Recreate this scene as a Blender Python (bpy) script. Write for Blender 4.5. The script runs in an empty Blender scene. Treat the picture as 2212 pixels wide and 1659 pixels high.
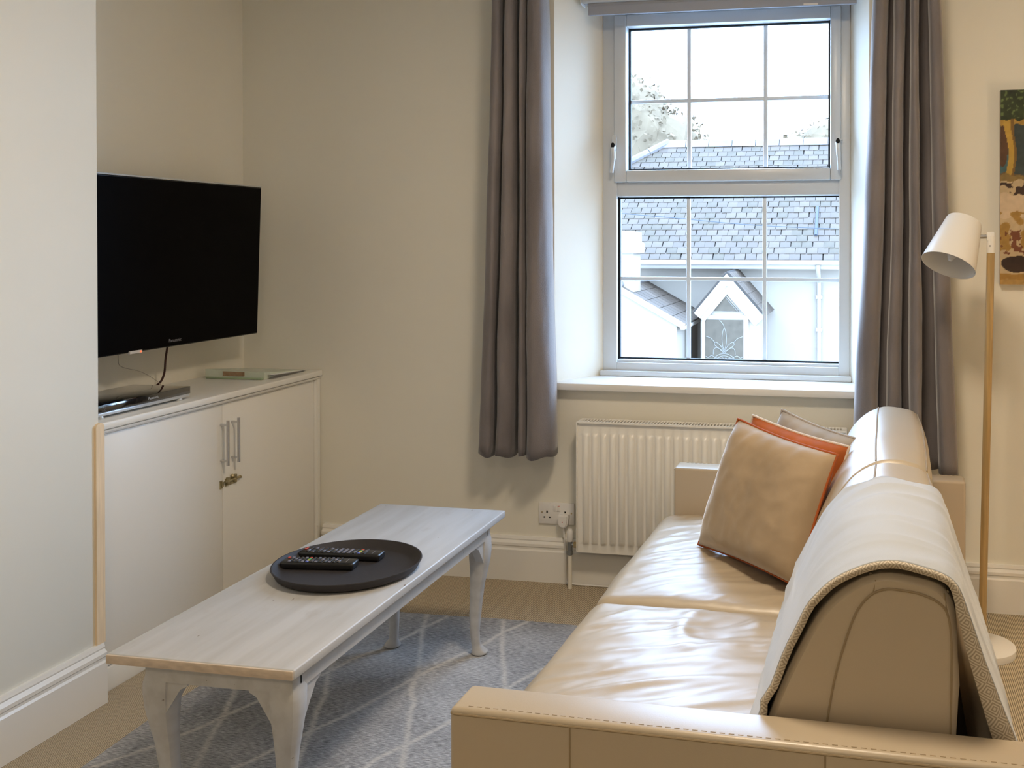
import bpy, bmesh, math, random
import numpy as np
from mathutils import Vector, Matrix, noise

random.seed(7)
R = math.radians
scene = bpy.context.scene
COL = scene.collection

# ------------------------------------------------------------------ camera
cam = bpy.data.cameras.new('camera')
cam.sensor_fit = 'HORIZONTAL'; cam.sensor_width = 36.0
cam.lens = 2174.0 * 36.0 / 2212.0
cam.shift_x = (1106.0 - 1434.0) / 2212.0
cam.shift_y = (540.0 - 829.5) / 2212.0
cam.clip_end = 300
cam_o = bpy.data.objects.new('camera', cam); COL.objects.link(cam_o)
cam_o.location = (0, -3.85, 1.365)
cam_o.rotation_euler = (R(90 - 0.58), 0, R(11.175))
scene.camera = cam_o

# ------------------------------------------------------------------ world (overcast sky), exposure
SKY = 12.3
world = bpy.data.worlds.new('overcast_sky'); scene.world = world
world.use_nodes = True
bg = world.node_tree.nodes['Background']
bg.inputs['Color'].default_value = (0.64, 0.93, 1.40, 1)
bg.inputs['Strength'].default_value = SKY
scene.view_settings.view_transform = 'Standard'
scene.view_settings.look = 'None'
scene.view_settings.gamma = 1.0
scene.view_settings.use_curve_mapping = False
scene.view_settings.exposure = 0.0
LAMP_W = 14.0            # warm ceiling lamps
LAMP_C = (1.0, 0.82, 0.61)

# light portal filling the window opening (guides sky sampling, gives off nothing)
pl = bpy.data.lights.new('window_portal', 'AREA'); pl.shape = 'RECTANGLE'
pl.size = 1.0; pl.size_y = 1.56; pl.cycles.is_portal = True
po = bpy.data.objects.new('window_portal', pl); COL.objects.link(po)
po.location = (-0.555, 0.34, 1.6); po.rotation_euler = (R(90), 0, R(180))
po.rotation_euler = (R(-90), 0, 0)

# ------------------------------------------------------------------ materials
M = {}
def mat(name, col, rough=0.5, spec=0.5, metal=0.0, var=None, bump=None, sheen=0.0, coat=0.0, trans=0.0, emit=None):
    """var=(scale, amount, stretch) colour noise; bump=(scale, strength, distance)"""
    m = bpy.data.materials.new(name); m.use_nodes = True
    nt = m.node_tree; b = nt.nodes['Principled BSDF']
    b.inputs['Base Color'].default_value = (*col, 1)
    b.inputs['Roughness'].default_value = rough
    b.inputs['Specular IOR Level'].default_value = spec
    b.inputs['Metallic'].default_value = metal
    if sheen:
        b.inputs['Sheen Weight'].default_value = sheen
        b.inputs['Sheen Roughness'].default_value = 0.4
    if coat: b.inputs['Coat Weight'].default_value = coat
    if trans: b.inputs['Transmission Weight'].default_value = trans
    if emit:
        b.inputs['Emission Color'].default_value = (*emit[0], 1); b.inputs['Emission Strength'].default_value = emit[1]
    tc = None
    if var or bump:
        tc = nt.nodes.new('ShaderNodeTexCoord')
    if var:
        mp = nt.nodes.new('ShaderNodeMapping'); mp.inputs['Scale'].default_value = var[2] if len(var) > 2 else (1, 1, 1)
        nt.links.new(tc.outputs['Object'], mp.inputs['Vector'])
        n = nt.nodes.new('ShaderNodeTexNoise'); n.inputs['Scale'].default_value = var[0]; n.inputs['Detail'].default_value = 5
        nt.links.new(mp.outputs['Vector'], n.inputs['Vector'])
        r = nt.nodes.new('ShaderNodeValToRGB')
        a = var[1]
        r.color_ramp.elements[0].position = 0.3; r.color_ramp.elements[1].position = 0.7
        r.color_ramp.elements[0].color = (*[c * (1 - a) for c in col], 1)
        r.color_ramp.elements[1].color = (*[min(1, c * (1 + a)) for c in col], 1)
        nt.links.new(n.outputs['Fac'], r.inputs['Fac']); nt.links.new(r.outputs['Color'], b.inputs['Base Color'])
    if bump:
        n = nt.nodes.new('ShaderNodeTexNoise'); n.inputs['Scale'].default_value = bump[0]; n.inputs['Detail'].default_value = 4
        nt.links.new(tc.outputs['Object'], n.inputs['Vector'])
        bm_ = nt.nodes.new('ShaderNodeBump'); bm_.inputs['Strength'].default_value = bump[1]; bm_.inputs['Distance'].default_value = bump[2]
        nt.links.new(n.outputs['Fac'], bm_.inputs['Height']); nt.links.new(bm_.outputs['Normal'], b.inputs['Normal'])
    M[name] = m
    return m

WALLC = (0.84, 0.81, 0.71)
mat('wall_paint', WALLC, 0.6, 0.25, var=(1.5, 0.012), bump=(90, 0.06, 0.002))
mat('ceiling_paint', (0.85, 0.84, 0.81), 0.7, 0.2)
mat('gloss_paint', (0.85, 0.83, 0.78), 0.28, 0.5, bump=(25, 0.04, 0.002))
mat('cupboard_paint', (0.87, 0.85, 0.79), 0.35, 0.45, bump=(18, 0.05, 0.002))
mat('raw_timber', (0.86, 0.68, 0.46), 0.6, 0.3, var=(14, 0.10, (8, 8, 0.6)))
mat('upvc', (0.64, 0.67, 0.69), 0.3, 0.5)
mat('gasket', (0.012, 0.016, 0.02), 0.5, 0.3)
mat('glazing_bar', (0.72, 0.79, 0.85), 0.35, 0.4)
mat('radiator_paint', (0.88, 0.85, 0.78), 0.3, 0.5)
mat('pipe_paint', (0.83, 0.79, 0.69), 0.3, 0.5)
mat('brass', (0.62, 0.48, 0.26), 0.32, 0.5, 1.0)
mat('old_brass', (0.42, 0.36, 0.22), 0.45, 0.5, 0.8, var=(60, 0.4))
mat('steel', (0.62, 0.62, 0.63), 0.22, 0.5, 1.0)
mat('grey_metal', (0.30, 0.31, 0.31), 0.4, 0.5, 0.8)
mat('black_gloss', (0.006, 0.005, 0.005), 0.07, 1.0, coat=1.0)
mat('screen_black', (0.0015, 0.0012, 0.0018), 0.35, 0.04)
mat('bezel_black', (0.006, 0.006, 0.007), 0.25, 0.3)
mat('silver_plastic', (0.60, 0.62, 0.63), 0.3, 0.5, 0.5)
mat('logo_grey', (0.20, 0.20, 0.22), 0.4, 0.4)
mat('white_plastic', (0.84, 0.82, 0.79), 0.35, 0.5)
mat('hole_black', (0.01, 0.01, 0.01), 0.6, 0.2)
mat('red_print', (0.6, 0.09, 0.05), 0.5, 0.3)
mat('status_light', (0.9, 0.12, 0.05), 0.4, 0.3, emit=((1, 0.12, 0.04), 1.6))
mat('label_white', (0.7, 0.66, 0.6), 0.5, 0.3)
mat('leather', (0.51, 0.42, 0.30), 0.39, 1.0, var=(3.0, 0.035), bump=(420, 0.10, 0.0012))
mat('stitch', (0.34, 0.26, 0.16), 0.6, 0.3)
mat('stitch_thread', (0.40, 0.31, 0.20), 0.6, 0.3)
mat('sofa_dark', (0.03, 0.018, 0.012), 0.8, 0.2)
mat('lining', (0.10, 0.06, 0.045), 0.9, 0.1)
mat('throw_wool', (0.51, 0.53, 0.55), 0.9, 0.12, bump=(700, 0.35, 0.0012), sheen=0.4)
mat('velvet_taupe', (0.41, 0.305, 0.195), 0.75, 0.25, var=(6, 0.16), sheen=0.8, bump=(30, 0.12, 0.004))
mat('velvet_orange', (0.44, 0.115, 0.024), 0.75, 0.25, var=(14, 0.12), sheen=0.3)
mat('velvet_grey', (0.42, 0.39, 0.355), 0.75, 0.25, var=(14, 0.10), sheen=0.45)
mat('piping_and_rim_pale', (0.72, 0.62, 0.52), 0.7, 0.3)
mat('piping_orange', (0.40, 0.095, 0.02), 0.7, 0.3)
mat('curtain_velvet', (0.200, 0.178, 0.178), 0.7, 0.3, var=(9, 0.22, (1, 1, 0.30)), bump=(240, 0.4, 0.002), sheen=0.6)
mat('blind_fabric', (0.38, 0.40, 0.46), 0.85, 0.2)
mat('aluminium', (0.66, 0.70, 0.74), 0.35, 0.5, 0.6)
mat('lamp_white', (0.84, 0.82, 0.78), 0.38, 0.5)
mat('oak', (0.44, 0.30, 0.13), 0.45, 0.4, var=(9, 0.16, (14, 14, 0.7)))
mat('bulb_glass', (0.80, 0.80, 0.78), 0.25, 0.5)
mat('tray_black', (0.035, 0.031, 0.032), 0.62, 0.35, bump=(380, 0.25, 0.001))
mat('remote_black', (0.012, 0.012, 0.013), 0.32, 0.5)
mat('key_black', (0.03, 0.03, 0.034), 0.3, 0.5)
mat('key_grey', (0.20, 0.20, 0.25), 0.35, 0.5)
mat('key_red', (0.55, 0.07, 0.04), 0.4, 0.4)
mat('key_yellow', (0.65, 0.55, 0.10), 0.4, 0.4)
mat('key_green', (0.10, 0.35, 0.10), 0.4, 0.4)
mat('key_blue', (0.12, 0.16, 0.50), 0.4, 0.4)
mat('cable_brown', (0.05, 0.016, 0.012), 0.45, 0.4)
mat('wire_grey', (0.42, 0.38, 0.32), 0.5, 0.4)
mat('clear_green', (0.60, 0.66, 0.56), 0.25, 0.5, var=(20, 0.05))
mat('green_edge', (0.34, 0.43, 0.28), 0.3, 0.5)
mat('paper', (0.80, 0.79, 0.78), 0.7, 0.3)
mat('label_brown', (0.33, 0.22, 0.13), 0.6, 0.3, var=(60, 0.2))
mat('canvas_edge', (0.70, 0.62, 0.52), 0.8, 0.2)
mat('slate', (0.060, 0.043, 0.031), 0.6, 0.35, var=(7, 0.10))
mat('slate_pale', (0.070, 0.050, 0.036), 0.6, 0.35, var=(7, 0.12))
mat('slate_mossy', (0.060, 0.046, 0.031), 0.65, 0.3, var=(9, 0.16))
mat('roof_felt', (0.040, 0.034, 0.030), 0.8, 0.2)
mat('render_white', (0.29, 0.245, 0.20), 0.8, 0.2, var=(2, 0.015))
mat('exterior_white', (0.33, 0.285, 0.24), 0.5, 0.4)
mat('ridge_tile', (0.14, 0.125, 0.12), 0.7, 0.2, var=(4, 0.12))
mat('lead_grey', (0.045, 0.05, 0.062), 0.6, 0.3)
mat('stained_glass', (0.078, 0.062, 0.045), 0.45, 0.1, var=(10, 0.15))
mat('lead_came', (0.16, 0.145, 0.125), 0.4, 0.5)
mat('wet_ground', (0.34, 0.33, 0.31), 0.6, 0.3)
mat('leaf_pale', (0.145, 0.108, 0.070), 0.8, 0.1, var=(1.2, 0.14))
mat('bark', (0.16, 0.13, 0.11), 0.9, 0.1)

# window glass: clear with a thin mirror reflection, lets daylight straight through
m = bpy.data.materials.new('window_glass'); m.use_nodes = True; nt = m.node_tree; nt.nodes.clear()
out = nt.nodes.new('ShaderNodeOutputMaterial'); mx = nt.nodes.new('ShaderNodeMixShader'); tr = nt.nodes.new('ShaderNodeBsdfTransparent')
gl = nt.nodes.new('ShaderNodeBsdfGlossy'); gl.inputs['Roughness'].default_value = 0.02; mx.inputs[0].default_value = 0.05
tr.inputs['Color'].default_value = (0.95, 0.975, 0.97, 1)
nt.links.new(tr.outputs[0], mx.inputs[1]); nt.links.new(gl.outputs[0], mx.inputs[2]); nt.links.new(mx.outputs[0], out.inputs[0]); M['window_glass'] = m

# ribbed sisal carpet: ribs run along Y
m = bpy.data.materials.new('sisal_carpet'); m.use_nodes = True; nt = m.node_tree; b = nt.nodes['Principled BSDF']
b.inputs['Roughness'].default_value = 0.9; b.inputs['Specular IOR Level'].default_value = 0.15
tc = nt.nodes.new('ShaderNodeTexCoord')
wv = nt.nodes.new('ShaderNodeTexWave'); wv.wave_type = 'BANDS'; wv.bands_direction = 'X'; wv.wave_profile = 'SIN'
wv.inputs['Scale'].default_value = 52.0; wv.inputs['Distortion'].default_value = 0.7; wv.inputs['Detail'].default_value = 2; wv.inputs['Detail Scale'].default_value = 3
ns = nt.nodes.new('ShaderNodeTexNoise'); ns.inputs['Scale'].default_value = 160; ns.inputs['Detail'].default_value = 3
rp = nt.nodes.new('ShaderNodeValToRGB')
rp.color_ramp.elements[0].color = (0.145, 0.108, 0.062, 1); rp.color_ramp.elements[1].color = (0.64, 0.545, 0.39, 1)
rp.color_ramp.elements[0].position = 0.12; rp.color_ramp.elements[1].position = 0.75
ma = nt.nodes.new('ShaderNodeMath'); ma.operation = 'MULTIPLY_ADD'; ma.inputs[1].default_value = 0.45; 
nt.links.new(tc.outputs['Object'], wv.inputs['Vector']); nt.links.new(tc.outputs['Object'], ns.inputs['Vector'])
nt.links.new(ns.outputs['Fac'], ma.inputs[0])
m2 = nt.nodes.new('ShaderNodeMath'); m2.operation = 'MULTIPLY'; m2.inputs[1].default_value = 0.62
nt.links.new(wv.outputs['Fac'], m2.inputs[0]); nt.links.new(m2.outputs[0], ma.inputs[2])
nt.links.new(ma.outputs[0], rp.inputs['Fac']); nt.links.new(rp.outputs['Color'], b.inputs['Base Color'])
bp = nt.nodes.new('ShaderNodeBump'); bp.inputs['Strength'].default_value = 0.7; bp.inputs['Distance'].default_value = 0.003
nt.links.new(ma.outputs[0], bp.inputs['Height']); nt.links.new(bp.outputs['Normal'], b.inputs['Normal']); M['sisal_carpet'] = m

# woven rug: grey-blue, streaked across, pale line pattern comes from the attribute 'line'
m = bpy.data.materials.new('rug_weave'); m.use_nodes = True; nt = m.node_tree; b = nt.nodes['Principled BSDF']
b.inputs['Roughness'].default_value = 0.85; b.inputs['Specular IOR Level'].default_value = 0.2; b.inputs['Sheen Weight'].default_value = 0.2
tc = nt.nodes.new('ShaderNodeTexCoord')
def rug_noise(scale, sx, sy, det):
    mp = nt.nodes.new('ShaderNodeMapping'); mp.inputs['Scale'].default_value = (sx, sy, 1)
    n = nt.nodes.new('ShaderNodeTexNoise'); n.inputs['Scale'].default_value = scale; n.inputs['Detail'].default_value = det
    nt.links.new(tc.outputs['Object'], mp.inputs['Vector']); nt.links.new(mp.outputs['Vector'], n.inputs['Vector']); return n
n1 = rug_noise(1.0, 52, 330, 5); n2 = rug_noise(2.2, 1, 1.3, 4); n3 = rug_noise(1.0, 380, 380, 2)
r1 = nt.nodes.new('ShaderNodeValToRGB')
e = r1.color_ramp.elements
e[0].position = 0.37; e[0].color = (0.105, 0.107, 0.112, 1); e[1].position = 0.66; e[1].color = (0.68, 0.685, 0.69, 1)
x = e.new(0.5); x.color = (0.315, 0.315, 0.322, 1)
s1 = nt.nodes.new('ShaderNodeMath'); s1.operation = 'MULTIPLY_ADD'; s1.inputs[1].default_value = 0.55
s2 = nt.nodes.new('ShaderNodeMath'); s2.operation = 'MULTIPLY_ADD'; s2.inputs[1].default_value = 0.30
s3 = nt.nodes.new('ShaderNodeMath'); s3.operation = 'MULTIPLY'; s3.inputs[1].default_value = 0.15
nt.links.new(n3.outputs['Fac'], s3.inputs[0]); nt.links.new(n2.outputs['Fac'], s2.inputs[0]); nt.links.new(s3.outputs[0], s2.inputs[2])
nt.links.new(n1.outputs['Fac'], s1.inputs[0]); nt.links.new(s2.outputs[0], s1.inputs[2]); nt.links.new(s1.outputs[0], r1.inputs['Fac'])
at_ = nt.nodes.new('ShaderNodeAttribute'); at_.attribute_name = 'line'
mm = nt.nodes.new('ShaderNodeMath'); mm.operation = 'MULTIPLY_ADD'; mm.inputs[1].default_value = 1.4; mm.inputs[2].default_value = -0.1; mm.use_clamp = True
pr = nt.nodes.new('ShaderNodeMath'); pr.operation = 'MULTIPLY'
sh = nt.nodes.new('ShaderNodeMapRange'); sh.inputs[1].default_value = 0.30; sh.inputs[2].default_value = 0.55; sh.inputs[3].default_value = 0.15; sh.inputs[4].default_value = 0.85
nt.links.new(n1.outputs['Fac'], sh.inputs[0]); nt.links.new(at_.outputs['Fac'], pr.inputs[0]); nt.links.new(sh.outputs[0], pr.inputs[1])
mxc = nt.nodes.new('ShaderNodeMix'); mxc.data_type = 'RGBA'; mxc.inputs[7].default_value = (0.66, 0.63, 0.58, 1)
nt.links.new(pr.outputs[0], mxc.inputs[0]); nt.links.new(r1.outputs['Color'], mxc.inputs[6]); nt.links.new(mxc.outputs[2], b.inputs['Base Color'])
bp = nt.nodes.new('ShaderNodeBump'); bp.inputs['Strength'].default_value = 0.5; bp.inputs['Distance'].default_value = 0.003
nt.links.new(n1.outputs['Fac'], bp.inputs['Height']); nt.links.new(bp.outputs['Normal'], b.inputs['Normal']); M['rug_weave'] = m

# painted table: whitewashed wood, grain along Y with knots and nicks
m = bpy.data.materials.new('table_paint'); m.use_nodes = True; nt = m.node_tree; b = nt.nodes['Principled BSDF']
b.inputs['Roughness'].default_value = 0.42; b.inputs['Specular IOR Level'].default_value = 0.45
tc = nt.nodes.new('ShaderNodeTexCoord')
def tn(scale, sc, det=4):
    mp = nt.nodes.new('ShaderNodeMapping'); mp.inputs['Scale'].default_value = sc
    n = nt.nodes.new('ShaderNodeTexNoise'); n.inputs['Scale'].default_value = scale; n.inputs['Detail'].default_value = det
    nt.links.new(tc.outputs['Object'], mp.inputs['Vector']); nt.links.new(mp.outputs['Vector'], n.inputs['Vector']); return n
g = tn(1.0, (26, 2.2, 26)); w = tn(16, (1.6, 0.6, 1)); s = tn(55, (1, 0.35, 1), 2)
r = nt.nodes.new('ShaderNodeValToRGB'); r.color_ramp.elements[0].position = 0.32; r.color_ramp.elements[0].color = (0.50, 0.495, 0.485, 1)
r.color_ramp.elements[1].position = 0.60; r.color_ramp.elements[1].color = (0.575, 0.575, 0.575, 1)
nt.links.new(g.outputs['Fac'], r.inputs['Fac'])
r2 = nt.nodes.new('ShaderNodeValToRGB'); r2.color_ramp.elements[0].position = 0.60; r2.color_ramp.elements[0].color = (0, 0, 0, 1); r2.color_ramp.elements[1].position = 0.78; r2.color_ramp.elements[1].color = (0.4, 0.4, 0.4, 1)
nt.links.new(w.outputs['Fac'], r2.inputs['Fac'])
mx1 = nt.nodes.new('ShaderNodeMix'); mx1.data_type = 'RGBA'; mx1.inputs[7].default_value = (0.41, 0.38, 0.345, 1)
nt.links.new(r2.outputs['Color'], mx1.inputs[0]); nt.links.new(r.outputs['Color'], mx1.inputs[6])
r3 = nt.nodes.new('ShaderNodeValToRGB'); r3.color_ramp.elements[0].position = 0.745; r3.color_ramp.elements[0].color = (0, 0, 0, 1); r3.color_ramp.elements[1].position = 0.775; r3.color_ramp.elements[1].color = (1, 1, 1, 1)
nt.links.new(s.outputs['Fac'], r3.inputs['Fac'])
mx2 = nt.nodes.new('ShaderNodeMix'); mx2.data_type = 'RGBA'; mx2.inputs[7].default_value = (0.16, 0.12, 0.09, 1)
nt.links.new(r3.outputs['Color'], mx2.inputs[0]); nt.links.new(mx1.outputs[2], mx2.inputs[6]); nt.links.new(mx2.outputs[2], b.inputs['Base Color'])
bp = nt.nodes.new('ShaderNodeBump'); bp.inputs['Strength'].default_value = 0.10; bp.inputs['Distance'].default_value = 0.002
nt.links.new(g.outputs['Fac'], bp.inputs['Height']); nt.links.new(bp.outputs['Normal'], b.inputs['Normal']); M['table_paint'] = m
mat('table_edge_worn', (0.66, 0.545, 0.43), 0.5, 0.4, var=(26, 0.16, (1, 0.4, 3)))

# hem of the throw: nested diamonds woven in taupe and cream (uses uv)
m = bpy.data.materials.new('throw_hem'); m.use_nodes = True; nt = m.node_tree; b = nt.nodes['Principled BSDF']
b.inputs['Roughness'].default_value = 0.9; b.inputs['Specular IOR Level'].default_value = 0.1
uv = nt.nodes.new('ShaderNodeUVMap'); sep = nt.nodes.new('ShaderNodeSeparateXYZ'); nt.links.new(uv.outputs[0], sep.inputs[0])
def mth(op, a, bval=None):
    n = nt.nodes.new('ShaderNodeMath'); n.operation = op
    if isinstance(a, (int, float)): n.inputs[0].default_value = a
    else: nt.links.new(a, n.inputs[0])
    if bval is not None:
        if isinstance(bval, (int, float)): n.inputs[1].default_value = bval
        else: nt.links.new(bval, n.inputs[1])
    return n.outputs[0]
du = mth('ABSOLUTE', mth('SUBTRACT', mth('FRACT', sep.outputs[0]), 0.5)); dv = mth('ABSOLUTE', mth('SUBTRACT', mth('FRACT', sep.outputs[1]), 0.5))
st = mth('GREATER_THAN', mth('FRACT', mth('MULTIPLY', mth('ADD', du, dv), 5.0)), 0.5)
mxh = nt.nodes.new('ShaderNodeMix'); mxh.data_type = 'RGBA'; mxh.inputs[6].default_value = (0.70, 0.62, 0.50, 1); mxh.inputs[7].default_value = (0.43, 0.36, 0.265, 1)
nt.links.new(st, mxh.inputs[0]); nt.links.new(mxh.outputs[2], b.inputs['Base Color']); M['throw_hem'] = m

# canvas colours come from the attribute 'paint'
m = bpy.data.materials.new('canvas_paint'); m.use_nodes = True; nt = m.node_tree; b = nt.nodes['Principled BSDF']
b.inputs['Roughness'].default_value = 0.45
a_ = nt.nodes.new('ShaderNodeAttribute'); a_.attribute_name = 'paint'; nt.links.new(a_.outputs['Color'], b.inputs['Base Color']); M['canvas_paint'] = m

# ------------------------------------------------------------------ mesh helpers
class MB:
    def __init__(s): s.v = []; s.f = []
    def add(s, v, f):
        o = len(s.v); s.v += [tuple(q) for q in v]; s.f += [tuple(i + o for i in q) for q in f]; return s
    def box(s, x0, x1, y0, y1, z0, z1, bevel=0.0, seg=2, mtx=None):
        v = [(x0, y0, z0), (x1, y0, z0), (x1, y1, z0), (x0, y1, z0), (x0, y0, z1), (x1, y0, z1), (x1, y1, z1), (x0, y1, z1)]
        f = [(0, 3, 2, 1), (4, 5, 6, 7), (0, 1, 5, 4), (1, 2, 6, 5), (2, 3, 7, 6), (3, 0, 4, 7)]
        if bevel > 0:
            b = bmesh.new(); vs = [b.verts.new(q) for q in v]
            for q in f: b.faces.new([vs[i] for i in q])
            bmesh.ops.bevel(b, geom=list(b.edges), offset=bevel, segments=seg, profile=0.5, affect='EDGES', clamp_overlap=True)
            b.verts.index_update(); v = [tuple(q.co) for q in b.verts]; f = [tuple(q.index for q in g_.verts) for g_ in b.faces]; b.free()
        if mtx: v = [tuple(mtx @ Vector(q)) for q in v]
        return s.add(v, f)
    def tube(s, path, r, n=8, cap=True, closed=False):
        P = [Vector(q) for q in path]; k = len(P); v = []; f = []
        rr = r if isinstance(r, (list, tuple)) else [r] * k
        up = None
        for i in range(k):
            a = P[(i - 1) % k] if (closed or i > 0) else P[i]; c = P[(i + 1) % k] if (closed or i < k - 1) else P[i]
            t = (c - a).normalized()
            if up is None: up = Vector((0, 0, 1)) if abs(t.z) < 0.9 else Vector((1, 0, 0))
            sd = t.cross(up); 
            if sd.length < 1e-5: sd = t.cross(Vector((0.3, 0.9, 0.1)))
            sd.normalize(); up = sd.cross(t).normalized()
            for j in range(n):
                an = 2 * math.pi * j / n; v.append(P[i] + (sd * math.cos(an) + up * math.sin(an)) * rr[i])
        for i in range(k if closed else k - 1):
            for j in range(n):
                i2 = (i + 1) % k; j2 = (j + 1) % n; f.append((i * n + j, i * n + j2, i2 * n + j2, i2 * n + j))
        if cap and not closed: f.append(tuple(range(n))[::-1]); f.append(tuple((k - 1) * n + j for j in range(n)))
        return s.add(v, f)
    def lathe(s, prof, n=32, c=(0, 0, 0), mtx=None, cap=False):
        v = []; f = []; k = len(prof)
        for (r_, z_) in prof:
            for j in range(n):
                a = 2 * math.pi * j / n; q = Vector((r_ * math.cos(a), r_ * math.sin(a), z_))
                if mtx: q = mtx @ q
                v.append(q + Vector(c))
        for i in range(k - 1):
            for j in range(n):
                j2 = (j + 1) % n; f.append((i * n + j, i * n + j2, (i + 1) * n + j2, (i + 1) * n + j))
        if cap: f.append(tuple(range(n))[::-1]); f.append(tuple((k - 1) * n + j for j in range(n)))
        return s.add(v, f)
    def prism(s, poly, axis, a, b):
        """poly of 2d points extruded along axis (0,1,2) from a to b"""
        def mk(p, t):
            q = [0, 0, 0]; o = [i for i in range(3) if i != axis]; q[axis] = t; q[o[0]] = p[0]; q[o[1]] = p[1]; return tuple(q)
        n = len(poly); v = [mk(p, a) for p in poly] + [mk(p, b) for p in poly]
        f = [tuple(range(n)), tuple(range(n, 2 * n))[::-1]] + [(i, i + n, (i + 1) % n + n, (i + 1) % n) for i in range(n)]
        return s.add(v, f)
    def grid(s, rows):
        n = len(rows[0]); v = [q for r_ in rows for q in r_]
        f = [(i * n + j, i * n + j + 1, (i + 1) * n + j + 1, (i + 1) * n + j) for i in range(len(rows) - 1) for j in range(n - 1)]
        return s.add(v, f)
    def build(s, name, material, parent=None, smooth=40, fix=True):
        me = bpy.data.meshes.new(name); me.from_pydata(s.v, [], s.f); me.validate()
        if fix:
            b = bmesh.new(); b.from_mesh(me); bmesh.ops.recalc_face_normals(b, faces=b.faces); b.to_mesh(me); b.free()
        me.materials.append(M[material])
        if smooth:
            me.polygons.foreach_set('use_smooth', [True] * len(me.polygons)); me.set_sharp_from_angle(angle=R(smooth))
        o = bpy.data.objects.new(name, me); COL.objects.link(o)
        if parent is not None:
            o.parent = parent
            base = parent
            off = Vector((0, 0, 0))
            while base is not None: off += base.location; base = base.parent
            o.location = -off
        return o

def tag(o, label=None, cat=None, group=None, kind=None):
    if label: o['label'] = label
    if cat: o['category'] = cat
    if group: o['group'] = group
    if kind: o['kind'] = kind
    return o
def thing(name, label, cat, loc=(0, 0, 0), rz=0, group=None, kind=None):
    o = bpy.data.objects.new(name, None); COL.objects.link(o); o.location = loc; o.rotation_euler = (0, 0, rz)
    o.empty_display_size = 0.05
    return tag(o, label, cat, group, kind)
def text_part(name, body, size, origin, right, up, material, parent, depth=0.0004):
    cu = bpy.data.curves.new('t', 'FONT'); cu.body = body; cu.size = size; cu.align_x = 'CENTER'; cu.align_y = 'CENTER'; cu.extrude = depth
    to = bpy.data.objects.new('t', cu); COL.objects.link(to)
    bpy.context.view_layer.update()
    me = bpy.data.meshes.new_from_object(to.evaluated_get(bpy.context.evaluated_depsgraph_get()))
    bpy.data.objects.remove(to); bpy.data.curves.remove(cu)
    r_ = Vector(right).normalized(); u_ = Vector(up).normalized(); n_ = r_.cross(u_)
    mt = Matrix((r_, u_, n_)).transposed().to_4x4(); mt.translation = Vector(origin); me.transform(mt)
    mb = MB(); mb.add([tuple(q.co) for q in me.vertices], [tuple(p.vertices) for p in me.polygons])
    bpy.data.meshes.remove(me)
    return mb.build(name, material, parent, smooth=0)
def fbm(x, y, z=0.0, o=4): return noise.fractal(Vector((x, y, z)), 1.0, 2.0, o)
def lerp(a, b, t): return a + (b - a) * t
def catmull(pts, per=6):
    P = [np.array(p, float) for p in pts]; P = [2 * P[0] - P[1]] + P + [2 * P[-1] - P[-2]]; out_ = []
    for i in range(1, len(P) - 2):
        for k in range(per):
            t = k / per; p0, p1, p2, p3 = P[i - 1:i + 3]
            out_.append(0.5 * ((2 * p1) + (-p0 + p2) * t + (2 * p0 - 5 * p1 + 4 * p2 - p3) * t * t + (-p0 + 3 * p1 - 3 * p2 + p3) * t ** 3))
    out_.append(P[-2]); return out_

# ================================================================== SETTING
CE = 2.70; XR = 1.95; YB = -6.2; XA = -2.582; XC = -2.205; YC = -1.271
def structure(name, mb, material, smooth=0, parent=None):
    o = mb.build(name, material, parent, smooth)
    if parent is None: o['kind'] = 'structure'
    return o
structure('floor', MB().box(-3.0, XR + 0.2, YB - 0.2, 0.35, -0.12, 0.0), 'sisal_carpet')
structure('ceiling', MB().box(-3.0, XR + 0.2, YB - 0.2, 0.35, CE, CE + 0.15), 'ceiling_paint')
structure('wall_right', MB().box(XR, XR + 0.2, YB, 0.35, 0, CE), 'wall_paint')
structure('wall_front', MB().box(-3.0, XR + 0.2, YB - 0.2, YB, 0, CE), 'wall_paint')
structure('wall_left', MB().box(XA - 0.25, XA, YB, 0.35, 0, CE), 'wall_paint')
cb = MB().box(XA, XC, -3.25, YC, 0, CE, 0.004, 2)
structure('wall_chimney_breast', cb, 'wall_paint', 40)
# back wall with splayed window opening
wx0, wx1, wz0, wz1 = -1.205, 0.022, 0.775, 2.43
ix0, ix1, iz0, iz1, iy = -1.062, -0.049, 0.775, 2.38, 0.22
mb = MB()
def ring(y, o, i_):
    (a, b_, c, d) = o; (e_, f_, g_, h_) = i_
    mb.add([(a, y, c), (b_, y, c), (b_, y, d), (a, y, d), (e_, y, g_), (f_, y, g_), (f_, y, h_), (e_, y, h_)],
           [(0, 1, 5, 4), (1, 2, 6, 5), (2, 3, 7, 6), (3, 0, 4, 7)])
def sleeve(y0, a, y1, b_):
    mb.add([(a[0], y0, a[2]), (a[1], y0, a[2]), (a[1], y0, a[3]), (a[0], y0, a[3]), (b_[0], y1, b_[2]), (b_[1], y1, b_[2]), (b_[1], y1, b_[3]), (b_[0], y1, b_[3])],
           [(0, 1, 5, 4), (1, 2, 6, 5), (2, 3, 7, 6), (3, 0, 4, 7)])
O = (XA, XR, 0, CE); W1 = (wx0, wx1, wz0, wz1); W2 = (ix0, ix1, iz0, iz1)
ring(0, O, W1); sleeve(0, W1, iy, W2); sleeve(iy, W2, 0.36, W2); ring(0.36, O, W2); sleeve(0, O, 0.36, O)
structure('wall_back', mb, 'wall_paint')
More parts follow.
